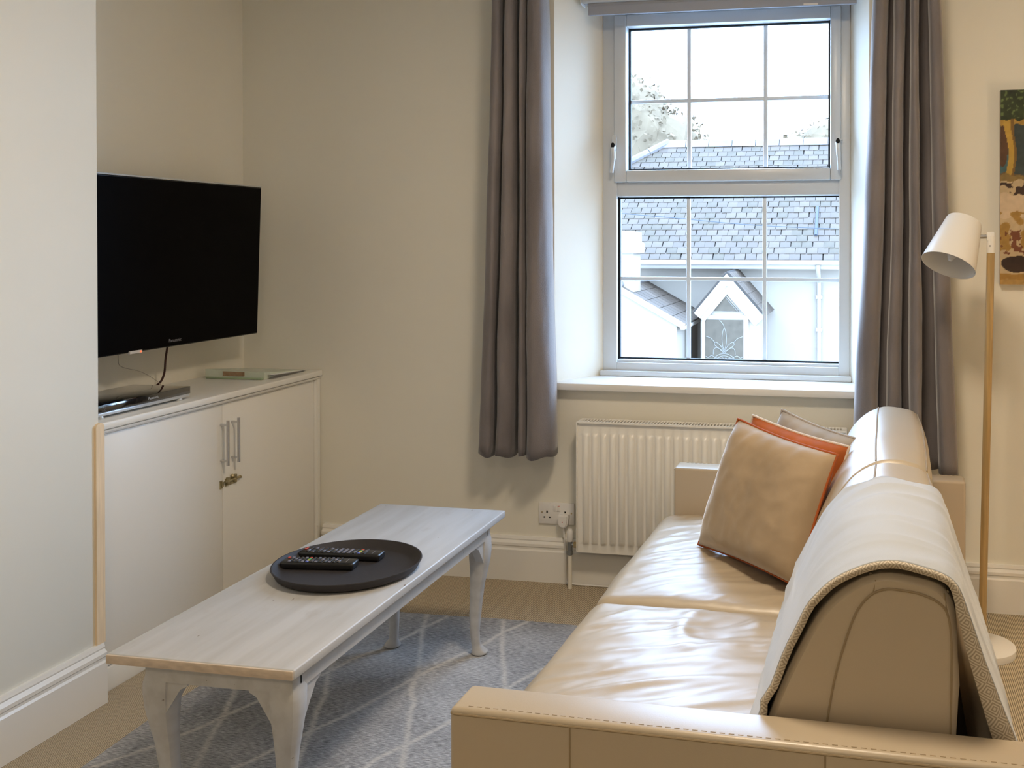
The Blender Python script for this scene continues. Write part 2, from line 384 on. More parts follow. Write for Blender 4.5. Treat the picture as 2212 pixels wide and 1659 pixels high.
# baseboards: moulded profile
def board_profile(): return [(0, 0), (0.022, 0), (0.022, 0.122), (0.017, 0.128), (0.017, 0.136), (0.021, 0.140), (0.021, 0.150), (0.012, 0.160), (0.014, 0.165), (0.010, 0.176), (0, 0.176)]
structure('baseboard_back', MB().prism([(-d, z) for d, z in board_profile()], 0, -2.212, XR), 'gloss_paint', 35)
structure('baseboard_left', MB().prism([(XC + d, z) for d, z in board_profile()], 1, -3.25, YC + 0.004), 'gloss_paint', 35)
structure('baseboard_right', MB().prism([(XR - d, z) for d, z in board_profile()], 1, YB, 0), 'gloss_paint', 35)
# unpainted timber strip closing the gap between chimney breast and cupboard
prof = [(YC - 0.020, 0.176)] + [(YC - 0.020 + 0.0165 * (1 - math.cos(a)), 0.812 + 0.014 * math.sin(a)) for a in np.linspace(0, math.pi, 9)] + [(YC + 0.013, 0.176)]
t1 = structure('trim_1', MB().prism(prof, 0, XC - 0.001, XC + 0.008), 'raw_timber', 40)
t1['label'] = 'unpainted timber strip beside the cupboard'
# ------------------------------------------------------------------ window
win = thing('window_1', 'white plastic window with a top-hung sash above a fixed light and glazing bars', None, (-0.555, 0.22, 0.80), kind='structure')
def rect_frame(mb_, x0, x1, z0, z1, wl, wr, wb, wt, y0, y1, bev=0.004):
    mb_.box(x0, x0 + wl, y0, y1, z0, z1, bev); mb_.box(x1 - wr, x1, y0, y1, z0, z1, bev)
    mb_.box(x0 + wl - 0.001, x1 - wr + 0.001, y0, y1, z0, z0 + wb, bev); mb_.box(x0 + wl - 0.001, x1 - wr + 0.001, y0, y1, z1 - wt, z1, bev)
LX0, LX1, LZ0, LZ1 = -1.000, -0.087, 0.870, 1.541
UX0, UX1, UZ0, UZ1 = -0.955, -0.130, 1.655, 2.240
f = MB()
rect_frame(f, -1.062, -0.049, 0.801, 2.36, 0.060, 0.044, 0.055, 0.072, 0.215, 0.30)
f.box(-1.03, -0.07, 0.222, 0.30, 1.545, 1.606, 0.003)
f.box(-1.069, -0.042, 0.190, 0.222, 0.801, 0.823, 0.004)
f.build('frame', 'upvc', win)
f = MB(); rect_frame(f, -1.020, -0.070, 0.852, 1.556, 0.018, 0.018, 0.016, 0.014, 0.226, 0.262, 0.006)
f.build('glazing_bead', 'upvc', win)
f = MB(); rect_frame(f, -1.010, -0.085, 1.603, 2.292, 0.052, 0.042, 0.049, 0.049, 0.196, 0.262, 0.007)
sash = f.build('sash', 'upvc', win)
for (a, b_, c, d) in ((LX0, LX1, LZ0, LZ1), (UX0, UX1, UZ0, UZ1)):
    g = MB(); rect_frame(g, a - 0.004, b_ + 0.004, c - 0.004, d + 0.004, 0.010, 0.010, 0.009, 0.009, 0.244, 0.258, 0)
    g.build('gasket', 'gasket', win, 0)
# the twelve panes between the glazing bars, each of its own
vx = [-0.706, -0.391]
for (a, b_, c, d, zb, vb) in ((LX0, LX1, LZ0, LZ1, 1.203, (-0.706, -0.391)), (UX0, UX1, UZ0, UZ1, 1.939, (-0.703, -0.388))):
    xs = [a, *vb, b_]; zs = [c, zb, d]
    for i in range(3):
        for j in range(2):
            g = MB(); g.add([(xs[i], 0.252, zs[j]), (xs[i + 1], 0.252, zs[j]), (xs[i + 1], 0.252, zs[j + 1]), (xs[i], 0.252, zs[j + 1])], [(0, 1, 2, 3)])
            g.build('pane', 'window_glass', win, 0)
    for q in vb: MB().box(q - 0.0085, q + 0.0085, 0.246, 0.260, c, d, 0.003).build('glazing_bar', 'glazing_bar', win)
    MB().box(a, b_, 0.2465, 0.2595, zb - 0.008, zb + 0.008, 0.003).build('glazing_bar', 'glazing_bar', win)
for sx, hx in ((-1, -1.005), (1, -0.096)):
    h = MB()
    pts = [(hx + 0.009 * math.cos(a), 1.765 + (0.022 if a < math.pi else -0.022) + 0.009 * math.sin(a)) for a in np.linspace(0, 2 * math.pi, 21)[:-1]]
    h.prism(pts, 1, 0.180, 0.197)
    ho = h.build('handle', 'upvc', win)
    MB().tube(catmull([(hx, 0.180, 1.745), (hx, 0.163, 1.742), (hx + 0.003, 0.158, 1.70), (hx + 0.006 * sx, 0.162, 1.64)], 5), [0.010] * 6 + [0.009] * 5 + [0.0075] * 5, 10).build('lever', 'upvc', ho)
    MB().lathe([(0.0, -0.004), (0.008, -0.004), (0.008, 0.003), (0.006, 0.0045), (0, 0.0045)], 16, (hx, 0.158, 1.752), Matrix.Rotation(R(90), 4, 'X') @ Matrix.Diagonal((1, 1.4, 1, 1))).build('lock_button', 'hole_black', ho)
    MB().box(hx + sx * 0.008 - 0.010, hx + sx * 0.008 + 0.010, 0.186, 0.198, 1.757, 1.763, 0.002).build('restrictor', 'upvc', ho)
sl = MB().box(-1.215, 0.035, -0.045, 0.225, 0.772, 0.801, 0.006)
sl.build('window_sill', 'gloss_paint', win)

# ================================================================== SOFA
SL = (0.0, -2.2, 0.0); SR = R(-1.3)
sofa = thing('sofa', 'cream leather two-seat sofa with slim arms below the window', 'sofa', SL, SR)
BACKP = [(-0.235, 0.36), (-0.205, 0.42), (-0.175, 0.50), (-0.156, 0.55), (-0.125, 0.632), (-0.078, 0.723), (-0.032, 0.778), (0.029, 0.808), (0.096, 0.804), (0.131, 0.790), (0.150, 0.752), (0.155, 0.656), (0.150, 0.55), (0.148, 0.34)]
def arm(y0, y1):
    a = MB().box(-0.69, 0.295, y0, y1, 0.075, 0.566, 0.009, 4)
    return a.build('arm', 'leather', sofa, 60)
for (y0, y1, yo) in ((-2.258, -2.163, -2.258), (-0.400, -0.305, -0.305)):
    ao = arm(y0, y1)
    s_ = 1 if yo > y0 + 0.01 else -1
    zt = 0.5560
    MB().tube([(-0.6900, (y1 - 0.012) if s_ < 0 else (y0 + 0.012), zt), (-0.6900, yo - s_ * 0.010, zt), (-0.6875, yo - s_ * 0.003, zt), (-0.680, yo, zt), (0.285, yo, zt), (0.2925, yo - s_ * 0.003, zt), (0.295, yo - s_ * 0.010, zt)], 0.0020, 6).build('piping', 'stitch', ao)
    for xs in (-0.475, -0.055, 0.2):
        MB().tube([(xs, yo + s_ * 0.0003, 0.09), (xs, yo + s_ * 0.0004, zt)], 0.0016, 5).build('seam', 'stitch', ao)
    st = MB()
    for i in range(62):
        x0_ = -0.66 + i * 0.015
        st.box(x0_, x0_ + 0.009, yo - s_ * 0.0125 - 0.0009, yo - s_ * 0.0125 + 0.0009, 0.5655, 0.5666)
    st.build('stitching', 'stitch_thread', ao, 0)
def ridged(x, y, k):
    v = noise.noise(Vector((x, y, k))); return 1 - abs(v) * 2
def seat(y0, y1, k):
    x0, x1, zt = -0.738, -0.17, 0.402
    us = sorted(set([round(q, 4) for q in np.concatenate([np.linspace(0, 0.06, 8), np.linspace(0.06, 0.94, 84), np.linspace(0.94, 1, 8)])]))
    vs = sorted(set([round(q, 4) for q in np.concatenate([np.linspace(0, 0.05, 7), np.linspace(0.05, 0.95, 96), np.linspace(0.95, 1, 7)])]))
    rows = []
    for u in us:
        r_ = []
        for v in vs:
            x_ = lerp(x0, x1, u); y_ = lerp(y0, y1, v)
            dx_ = (x_ - x0); dy_ = min(y_ - y0, y1 - y_)
            rf, rs = 0.055, 0.032
            drop = 0
            if dx_ < rf: drop += rf - math.sqrt(max(0, rf * rf - (rf - dx_) ** 2))
            if dy_ < rs: drop += rs - math.sqrt(max(0, rs * rs - (rs - dy_) ** 2))
            crown = 0.026 * (1 - (2 * u - 1) ** 2) ** 0.8 * (1 - (2 * v - 1) ** 2) ** 0.7
            e_ = min(1, dx_ / 0.09) * min(1, dy_ / 0.06)
            # creases run across the seat, front to back, fanning out
            fan = (v - 0.5) * 0.55 * u
            w_ = 0.0
            w_ += 0.0080 * max(0, ridged(x_ * 2.0 + fan, (y_ - x_ * 0.38) * 10.5, k) - 0.32)
            w_ += 0.0042 * max(0, ridged(x_ * 5.0, (y_ - x_ * 0.7) * 19, k + 7) - 0.45)
            w_ += 0.0050 * fbm(x_ * 3.2, y_ * 4.2, k + 3)
            if k == 1:
                d2 = ((x_ + 0.36) / 0.055) ** 2 + ((y_ + 1.42) / 0.10) ** 2
                w_ += -0.011 * math.exp(-d2) + 0.009 * math.exp(-((math.sqrt(d2) - 1.6) / 0.4) ** 2) * (0.6 + 0.6 * noise.noise(Vector((x_ * 12, y_ * 12, 2))))
            r_.append((x_ + (0.005 * math.sin(v * 9 + k) if u < 0.02 else 0), y_, zt - drop + crown + w_ * e_))
        rows.append(r_)
    mb_ = MB(); mb_.grid(rows)
    n = len(vs); mlen = len(us)
    ring_ = [(0, j) for j in range(n)] + [(i, n - 1) for i in range(1, mlen)] + [(mlen - 1, j) for j in range(n - 2, -1, -1)] + [(i, 0) for i in range(mlen - 2, 0, -1)]
    top = [rows[i][j] for i, j in ring_]
    lo = [(p[0], p[1], 0.235) for p in top]; K = len(top)
    mb_.add(top + lo, [(i, (i + 1) % K, (i + 1) % K + K, i + K) for i in range(K)])
    mb_.add(lo, [tuple(range(K))])
    b_ = bmesh.new(); me = bpy.data.meshes.new('x'); me.from_pydata(mb_.v, [], mb_.f); b_.from_mesh(me); bmesh.ops.remove_doubles(b_, verts=b_.verts, dist=1e-5); b_.verts.index_update()
    m3 = MB(); m3.add([tuple(q.co) for q in b_.verts], [tuple(q.index for q in g_.verts) for g_ in b_.faces]); b_.free(); bpy.data.meshes.remove(me)
    o = m3.build('seat_cushion', 'leather', sofa, 50)
    MB().tube([(p[0] - 0.001, p[1], p[2] + 0.004) for p in rows[0][3:-3]], 0.0030, 6).build('piping', 'piping_and_rim_pale', o)  # pale colour paints the bright rim highlight along the seat's front edge
    return o
seat(-2.163, -1.269, 1); seat(-1.264, -0.399, 2)
prof_b = catmull(BACKP, 4)
def back(y0, y1, k):
    rows = []
    vs = np.concatenate([np.linspace(0, 0.03, 5), np.linspace(0.03, 0.97, 40)[1:-1], np.linspace(0.97, 1, 5)])
    for v in vs:
        y_ = lerp(y0, y1, v); d = min(y_ - y0, y1 - y_); rs = 0.010
        ins = rs - math.sqrt(max(0, rs * rs - (rs - d) ** 2)) if d < rs else 0
        r_ = []
        for i, p in enumerate(prof_b):
            q = prof_b[min(i + 1, len(prof_b) - 1)] - prof_b[max(i - 1, 0)]; nrm = np.array([-q[1], q[0]]) / (np.hypot(*q) + 1e-9)
            bul = 0.010 * math.sin(math.pi * v) + 0.004 * fbm(p[0] * 5, y_ * 3, k + p[1] * 5)
            z_ = p + nrm * ((bul if 2 < i < len(prof_b) - 3 else 0) - ins)
            r_.append((z_[0], y_, z_[1]))
        rows.append(r_)
    mb_ = MB(); mb_.grid(rows)
    for r_ in (rows[0], rows[-1]): mb_.add(r_, [tuple(range(len(r_)))])
    o = mb_.build('back_cushion', 'leather', sofa, 50)
    # panel seams running along the top of the back and round its end face
    for idx in (27, 37):
        MB().tube([(r_[idx][0], r_[idx][1], r_[idx][2] + 0.0010) for r_ in rows[2:-2]], 0.0024, 6).build('seam', 'stitch', o)
    if k == 1:
        inner = catmull([(-0.064, 0.52), (-0.047, 0.623), (-0.030, 0.687), (-0.014, 0.735), (0.0, 0.760), (0.017, 0.777), (0.040, 0.786), (0.070, 0.785), (0.096, 0.781), (0.122, 0.770), (0.136, 0.753), (0.142, 0.716), (0.143, 0.655), (0.141, 0.52)], 4)
        MB().tube([(p_[0], y0 - 0.0004, p_[1]) for p_ in inner], 0.0022, 6).build('seam', 'stitch', o)
        for (p_, q_) in (((0.021, 0.799), (0.017, 0.777)), ((0.131, 0.785), (0.136, 0.753))):
            MB().tube([(p_[0], y0 + 0.002, p_[1]), (q_[0], y0 - 0.0004, q_[1])], 0.0013, 5).build('seam', 'stitch', o)
    return o
back(-2.146, -1.272, 1); back(-1.264, -0.404, 2)
MB().box(-0.655, 0.10, -2.163, -0.399, 0.075, 0.238, 0.01).build('seat_base', 'leather', sofa)
MB().box(0.205, 0.250, -2.163, -0.399, 0.075, 0.45, 0.02, 4).build('rear_panel', 'leather', sofa)
MB().box(0.10, 0.206, -2.163, -0.400, 0.10, 0.33).build('back_support', 'sofa_dark', sofa, 0)
for x_ in (-0.62, 0.22):
    for y_ in (-2.20, -0.34):
        MB().lathe([(0.022, 0.013), (0.026, 0.078)], 16, (x_, y_, 0), cap=True).build('leg', 'steel', sofa)

# ------------------------------------------------------------------ throw over the near half of the back
throw = thing('throw_blanket', 'cream woven throw with diamond-patterned hem draped over the sofa back', 'blanket', SL, SR)
TP = catmull([(-0.222, 0.414), (-0.214, 0.430), (-0.204, 0.458), (-0.184, 0.52), (-0.167, 0.565), (-0.137, 0.642), (-0.090, 0.735), (-0.040, 0.794), (0.028, 0.826), (0.098, 0.823), (0.143, 0.806), (0.166, 0.757), (0.190, 0.685), (0.216, 0.610), (0.242, 0.540), (0.262, 0.470), (0.274, 0.40), (0.280, 0.30), (0.282, 0.18)], 5)
NT = len(TP)
def throw_pt(i, v):
    """v 0 near edge .. 1 far edge"""
    p = TP[i]; t = i / (NT - 1)
    yn = -2.151 - 0.003 * math.sin(t * 14); 
    if t > 0.62: yn += 0.10 * (t - 0.62)
    far = -1.262 - 0.295 * min(1, max(0, (t - 0.06) / 0.36)) ** 0.9 - 0.05 * max(0, t - 0.5)
    far += 0.007 * math.sin(t * 60) + 0.005 * math.sin(t * 33 + 1)
    y_ = lerp(yn, far, v)
    q = TP[min(i + 1, NT - 1)] - TP[max(i - 1, 0)]; nrm = np.array([-q[1], q[0]]) / (np.hypot(*q) + 1e-9)
    a = 0.004 + 0.003 * fbm(p[0] * 4, y_ * 4, p[1] * 4)
    # soft ridges across the top, near the far third, and lengthwise creases down the front
    on_top = math.exp(-((t - 0.46) / 0.12) ** 2)
    a += 0.016 * on_top * max(0, ridged(p[0] * 1.5, y_ * 8.5, 5) - 0.25) * (1 if v > 0.25 else v * 4)
    front = max(0, 1 - abs(t - 0.2) / 0.22)
    a += 0.014 * front * max(0, ridged(p[1] * 9 + y_ * 1.6, y_ * 1.2, 9) - 0.35)
    a += 0.006 * max(0, ridged(p[0] * 3, y_ * 6 + p[1] * 4, 12) - 0.45)
    if t < 0.04: a *= 0.5
    s_ = p + nrm * a
    return (s_[0], y_, s_[1])
rows = [[throw_pt(i, v) for i in range(NT)] for v in np.linspace(0, 1, 150)]
mb = MB(); mb.grid(rows)
to = mb.build('cloth', 'throw_wool', throw, 180)
sm = to.modifiers.new('thickness', 'SOLIDIFY'); sm.thickness = 0.005; sm.offset = -1
# rolled hem along the near edge, its patterned face turned to the room
edge = rows[0]; v_ = []; f_ = []; uvs = []; nk = 9; L_ = 0
for i in range(NT):
    t = i / (NT - 1)
    if i: L_ += (Vector(edge[i]) - Vector(edge[i - 1])).length
    wd = 0.0125 + 0.014 * max(0, (0.22 - t) / 0.22) + 0.022 * max(0, min(1, (t - 0.56) / 0.2))
    q = TP[min(i + 1, NT - 1)] - TP[max(i - 1, 0)]; nrm = np.array([-q[1], q[0]]) / (np.hypot(*q) + 1e-9)
    c = edge[i]
    for k in range(nk):
        a = k / (nk - 1); ang = math.pi * a
        dn = -wd * a - 0.001 + 0.0025 * math.sin(ang); dy = -0.007 * math.sin(ang) ** 0.7
        v_.append((c[0] + nrm[0] * dn, c[1] + dy, c[2] + nrm[1] * dn)); uvs.append((L_ / 0.030, wd * a / 0.030 + 0.5 - wd / 0.06))
for i in range(NT - 1):
    for k in range(nk - 1): f_.append((i * nk + k, i * nk + k + 1, (i + 1) * nk + k + 1, (i + 1) * nk + k))
hem = MB(); hem.add(v_, f_); hem = hem.build('hem', 'throw_hem', throw, 180, fix=False)
ul = hem.data.uv_layers.new(name='UVMap')
for lp in hem.data.loops: ul.data[lp.index].uv = uvs[lp.vertex_index]
hem['label'] = 'patterned hem of nested taupe diamonds'

# ------------------------------------------------------------------ cushions
def cushion(label, bl, br, tr_, tl, thick, front, rear, pipe, k, back_push=0.45):
    bl, br, tr_, tl = map(Vector, (bl, br, tr_, tl))
    c = (bl + br + tr_ + tl) / 4
    t = thing('cushion', label, 'cushion', ((bl + br) / 2))
    n = ((br - bl) + (tr_ - tl)).cross((tl - bl) + (tr_ - br)).normalized()   # faces the room
    N = 40
    def surf(side, mname, m):
        rows_ = []
        for i in range(N + 1):
            r_ = []
            for j in range(N + 1):
                u = i / N; v = j / N; a = 2 * u - 1; b2 = 2 * v - 1
                p = bl * (1 - u) * (1 - v) + br * u * (1 - v) + tr_ * u * v + tl * (1 - u) * v
                pin = 0.045
                p = p + (c - p) * (pin * (1 - a * a) * abs(b2) ** 3 + pin * (1 - b2 * b2) * abs(a) ** 3)
                h = ((1 - a ** 4) * (1 - b2 ** 4)) ** 0.55
                w = 0.006 * fbm(u * 3, v * 3, k) * h + 0.0045 * max(0, ridged(u * 7 + v * 2, v * 6 - u * 3, k + 5) - 0.3) * h
                edge_w = 0.005 * math.sin(u * 38 + 3 * math.sin(v * 5)) * max(0, b2 - 0.72) * 3.2 * h
                T = thick * (1 - back_push) if side > 0 else thick * back_push
                r_.append(p + n * side * (T * h + w + edge_w))
            rows_.append(r_)
        mb_ = MB(); mb_.grid(rows_); return mb_.build(mname, m, t, 180), rows_
    o, rows_ = surf(1, 'front_panel', front); surf(-1, 'back_panel', rear)
    path = [rows_[0][j] for j in range(N)] + [rows_[i][N] for i in range(N)] + [rows_[N][j] for j in range(N, 0, -1)] + [rows_[i][0] for i in range(N, 0, -1)]
    MB().tube(path, 0.0042, 7, closed=True).build('piping', pipe, t, 180)
    return t
cushion('taupe velvet cushion with rust piping in front of the orange one', (-0.492, -0.815, 0.432), (-0.168, -1.155, 0.438), (-0.066, -1.065, 0.777), (-0.366, -0.845, 0.827), 0.13, 'velvet_taupe', 'velvet_orange', 'piping_orange', 1)
cushion('burnt orange velvet cushion between two grey-beige ones', (-0.42, -0.66, 0.432), (-0.125, -1.00, 0.436), (-0.036, -0.935, 0.774), (-0.329, -0.772, 0.826), 0.11, 'velvet_orange', 'velvet_orange', 'piping_and_rim_pale', 2)
cushion('pale grey velvet cushion at the back of the stack behind the orange one', (-0.34, -0.52, 0.432), (-0.10, -0.86, 0.436), (-0.018, -0.790, 0.770), (-0.249, -0.660, 0.828), 0.11, 'velvet_grey', 'velvet_grey', 'velvet_grey', 3)

# ================================================================== COFFEE TABLE
tab = thing('coffee_table', 'long whitewashed coffee table on cabriole legs', 'table', (-1.40, -1.30, 0))
TX0, TX1, TY0, TY1, TZ = -1.640, -1.183, -1.918, -0.623, 0.45
MB().box(TX0, TX1, TY0 + 0.004, TY1, TZ - 0.023, TZ, 0.004, 3).build('top', 'table_paint', tab)
e_ = MB().box(TX0 + 0.0015, TX1 - 0.0015, TY0, TY0 + 0.006, TZ - 0.0215, TZ - 0.0015, 0.002).build('end_edge', 'table_edge_worn', tab)
e_['label'] = 'worn end edge with bare wood showing'
AX0, AX1, AY0, AY1 = -1.562, -1.197, -1.896, -0.722
ap = MB(); zt = TZ - 0.0225; zb = 0.389
MB().box(AX0 + 0.03, AX1 - 0.03, AY0, AY0 + 0.018, zb, zt).build('apron', 'table_paint', tab)
MB().box(AX0 + 0.03, AX1 - 0.03, AY1 - 0.018, AY1, zb, zt).build('apron', 'table_paint', tab)
MB().box(AX0, AX0 + 0.018, AY0 + 0.03, AY1 - 0.03, zb, zt).build('apron', 'table_paint', tab)
MB().box(AX1 - 0.018, AX1, AY0 + 0.03, AY1 - 0.03, zb, zt).build('apron', 'table_paint', tab)
def leg(cx, cy, sx, sy):
    """outer corner at (cx, cy); sx, sy point outwards"""
    b_ = MB(); n = 20
    # z, half size, inward shift of the axis from the outer corner
    S = [(zt, 0.030, 0.030), (0.400, 0.030, 0.030), (0.386, 0.032, 0.028), (0.362, 0.034, 0.027), (0.330, 0.0325, 0.028), (0.290, 0.0275, 0.030), (0.245, 0.0225, 0.034), (0.195, 0.0195, 0.037), (0.140, 0.0175, 0.040), (0.09, 0.0155, 0.041), (0.055, 0.0145, 0.039), (0.040, 0.0155, 0.036), (0.030, 0.021, 0.032), (0.020, 0.0265, 0.029), (0.0155, 0.026, 0.029), (0.0125, 0.020, 0.029)]
    rows_ = []
    for i, (z_, h, s_) in enumerate(S):
        ex = 6.0 if z_ > 0.37 else (3.4 if z_ > 0.1 else 2.2)
        r_ = []
        for j in range(n):
            a = 2 * math.pi * j / n + math.pi / 4; c_, d_ = math.cos(a), math.sin(a)
            k = (abs(c_) ** ex + abs(d_) ** ex) ** (-1 / ex)
            r_.append((cx - sx * s_ + h * k * c_, cy - sy * s_ + h * k * d_, z_))
        rows_.append(r_ + [r_[0]])
    b_.grid(rows_); b_.add(rows_[0][:-1], [tuple(range(n))]); b_.add(rows_[-1][:-1], [tuple(range(n))])
    # shaped knee brackets under the aprons
    for ax in (0, 1):
        L2 = 0.075 if ax == 1 else 0.062
        poly = [(0, zb + 0.001), (L2, zb + 0.001), (L2, zb - 0.006), (L2 * 0.72, zb - 0.015), (L2 * 0.5, zb - 0.036), (L2 * 0.30, zb - 0.055), (0, zb - 0.085)]
        if ax == 0:
            b_.prism([(cx - sx * (0.045 + p), z_) for p, z_ in poly], 1, cy - sy * 0.004, cy - sy * 0.030)
        else:
            b_.prism([(cy - sy * (0.045 + p), z_) for p, z_ in poly], 0, cx - sx * 0.004, cx - sx * 0.030)
    return b_.build('leg', 'table_paint', tab, 35)
for (cx, sx) in ((AX0, -1), (AX1, 1)):
    for (cy, sy) in ((AY0, -1), (AY1, 1)): leg(cx, cy, sx, sy)
# ------------------------------------------------------------------ round tray with two remotes
TRX, TRY = -1.394, -1.300
tray = MB().lathe([(0.0, TZ + 0.001), (0.176, TZ + 0.001), (0.190, TZ + 0.008), (0.1985, TZ + 0.024), (0.2005, TZ + 0.0265), (0.2000, TZ + 0.0285), (0.1965, TZ + 0.0285), (0.1930, TZ + 0.0245), (0.183, TZ + 0.011), (0.172, TZ + 0.0055), (0.0, TZ + 0.0055)], 72, (TRX, TRY, 0)).build('serving_tray', 'tray_black', None, 40)
tag(tray, 'round black serving tray on the coffee table', 'tray')
def remote(label, head, tail, width, k):
    h = Vector(head); d = (Vector(tail) - h); L2 = d.length; d.normalize(); s_ = Vector((d.y, -d.x, 0))
    z0 = TZ + 0.0062
    t = thing('remote_control', label, 'remote control', (h.x, h.y, z0))
    mt = Matrix(((d.x, -d.y, 0, h.x), (d.y, d.x, 0, h.y), (0, 0, 1, z0), (0, 0, 0, 1)))
    MB().box(0, L2, -width / 2, width / 2, 0, 0.020, 0.006, 3, mt).build('body', 'remote_black', t)
    rn = random.Random(k)
    cols = 4; n = 13
    for i in range(n):
        for j in range(cols):
            x_ = 0.012 + i * (L2 - 0.045) / n; y_ = (j - 1.5) * width * 0.205
            m_ = 'key_black' if (i + j + k) % 3 else 'key_grey'
            if k == 1 and 7 <= i <= 9 : m_ = 'key_grey'
            if i == 0 and j == 3: m_ = 'key_red'
            elif i == 0 and j == 2 and k == 1: m_ = 'key_red'
            elif i == 0: continue
            ci = 11 if k == 1 else 5
            if i == ci: m_ = ['key_blue', 'key_yellow', 'key_green', 'key_red'][j]
            s2 = 0.0036
            MB().box(x_ - s2, x_ + s2, y_ - s2 * 1.15, y_ + s2 * 1.15, 0.0195, 0.0222, 0.0008, 1, mt).build('button', m_, t)
    MB().box(L2 - 0.026, L2 - 0.024, -width * 0.30, width * 0.30, 0.0196, 0.0202, 0, 1, mt).build('label_line', 'logo_grey', t, 0)
    return t
remote('longer black remote control lying further back on the tray', (-1.580, -1.225, 0), (-1.338, -1.208, 0), 0.048, 1)
remote('shorter black remote control lying in front of the longer one on the tray', (-1.580, -1.318, 0), (-1.374, -1.290, 0), 0.050, 2)

# ================================================================== RUG
lines = [[(-1.546, -0.452), (-1.482, -0.634), (-1.364, -0.917), (-1.341, -1.009), (-1.319, -1.064), (-1.284, -1.113), (-1.265, -1.186), (-1.21, -1.318), (-1.157, -1.464), (-1.0, -1.85), (-0.9, -2.3)],
 [(-1.25, -0.464), (-1.162, -0.716), (-1.102, -0.857), (-1.045, -1.01), (-0.9, -1.35), (-0.75, -1.7)],
 [(-1.452, -0.433), (-1.497, -0.582), (-1.545, -0.741), (-1.614, -0.874), (-1.639, -0.981)],
 [(-1.82, -0.45), (-1.72, -0.75), (-1.635, -0.98), (-1.563, -1.128), (-1.534, -1.224), (-1.49, -1.325), (-1.47, -1.39), (-1.36, -1.7), (-1.2, -2.3)],
 [(-1.162, -0.459), (-1.22, -0.582), (-1.238, -0.67), (-1.263, -0.716), (-1.322, -0.873), (-1.359, -0.97), (-1.403, -1.121), (-1.432, -1.212), (-1.469, -1.292), (-1.487, -1.331), (-1.523, -1.417), (-1.551, -1.498), (-1.575, -1.543), (-1.75, -2.0)],
 [(-0.85, -0.5), (-1.035, -0.932), (-1.065, -1.038), (-1.138, -1.216), (-1.184, -1.326), (-1.239, -1.428), (-1.247, -1.479), (-1.45, -2.0)],
 [(-1.95, -0.95), (-1.84, -1.161), (-1.779, -1.302), (-1.754, -1.373), (-1.68, -1.556), (-1.5, -2.1)],
 [(-1.639, -0.981), (-1.735, -1.193), (-1.779, -1.302), (-1.796, -1.363), (-1.838, -1.453), (-1.863, -1.501), (-1.935, -1.614)],
 [(-0.55, -0.5), (-0.75, -1.0), (-0.95, -1.5), (-1.15, -2.2)], [(-0.95, -0.46), (-0.8, -0.9), (-0.6, -1.4)]]
rx0, rx1, ry0, ry1 = -1.968, -0.42, -2.35, -0.455
nx, ny = 210, 250
gx = np.linspace(rx0, rx1, nx); gy = np.linspace(ry0, ry1, ny)
GX, GY = np.meshgrid(gx, gy)
best = np.full(GX.shape, 9.0)
for l in lines:
    for (a, b_) in zip(l[:-1], l[1:]):
        ax_, ay_ = a; bx_, by_ = b_; dx_, dy_ = bx_ - ax_, by_ - ay_
        t_ = np.clip(((GX - ax_) * dx_ + (GY - ay_) * dy_) / (dx_ * dx_ + dy_ * dy_ + 1e-9), 0, 1)
        best = np.minimum(best, np.hypot(GX - ax_ - t_ * dx_, GY - ay_ - t_ * dy_))
linev = np.clip(1.35 - best / 0.0085, 0, 1)
rug = MB()
ed = 0.006 * np.sin(GY * 7 + 1)
rug.grid([[(GX[i, j] + (ed[i, j] if j == 0 else 0), GY[i, j] + (0.004 * math.sin(GX[i, j] * 9) if i in (0, ny - 1) else 0), 0.012 + 0.0006 * math.sin(i * 1.7) * math.cos(j * 1.3)) for j in range(nx)] for i in range(ny)])
nv = len(rug.v)
bd = [(0, j) for j in range(nx)] + [(i, nx - 1) for i in range(1, ny)] + [(ny - 1, j) for j in range(nx - 2, -1, -1)] + [(i, 0) for i in range(ny - 2, 0, -1)]
top = [rug.v[i * nx + j] for i, j in bd]; K = len(top)
rug.add(top + [(p[0], p[1], 0.0005) for p in top], [(i, (i + 1) % K, (i + 1) % K + K, i + K) for i in range(K)])
ro = rug.build('area_rug', 'rug_weave', None, 40)
at = ro.data.attributes.new('line', 'FLOAT', 'POINT')
vals = np.zeros(len(ro.data.vertices)); vals[:nv] = linev.ravel(); at.data.foreach_set('value', vals)
tag(ro, 'grey-blue woven rug with pale criss-cross lines under the coffee table', 'rug')

# ================================================================== ALCOVE CUPBOARD
cup = thing('alcove_cupboard', 'cream built-in two-door cupboard in the alcove', 'cupboard', (-2.4, -0.63, 0))
XF = -2.236
MB().box(XA + 0.001, -2.262, YC + 0.003, -0.002, 0.09, 0.795).build('body', 'cupboard_paint', cup, 0)
MB().box(XA + 0.001, -2.214, YC + 0.003, -0.002, 0.797, 0.820, 0.005, 3).build('top', 'cupboard_paint', cup)
MB().prism([(-2.262, 0.784), (-2.226, 0.784), (-2.226, 0.788), (-2.220, 0.790), (-2.220, 0.7945), (-2.2165, 0.796), (-2.262, 0.797)], 1, YC + 0.003, -0.002).build('moulding', 'cupboard_paint', cup, 30)
MB().box(-2.262, -2.226, YC + 0.003, -1.231, 0.0, 0.785, 0.002).build('stile', 'cupboard_paint', cup)
MB().box(-2.262, -2.226, -0.034, -0.002, 0.0, 0.785, 0.002).build('stile', 'cupboard_paint', cup)
MB().prism([(-0.0335, 0.176), (-0.0335, 0.784), (-0.0275, 0.784), (-0.0275, 0.176)], 0, -2.230, -2.220).build('beading', 'cupboard_paint', cup, 0)
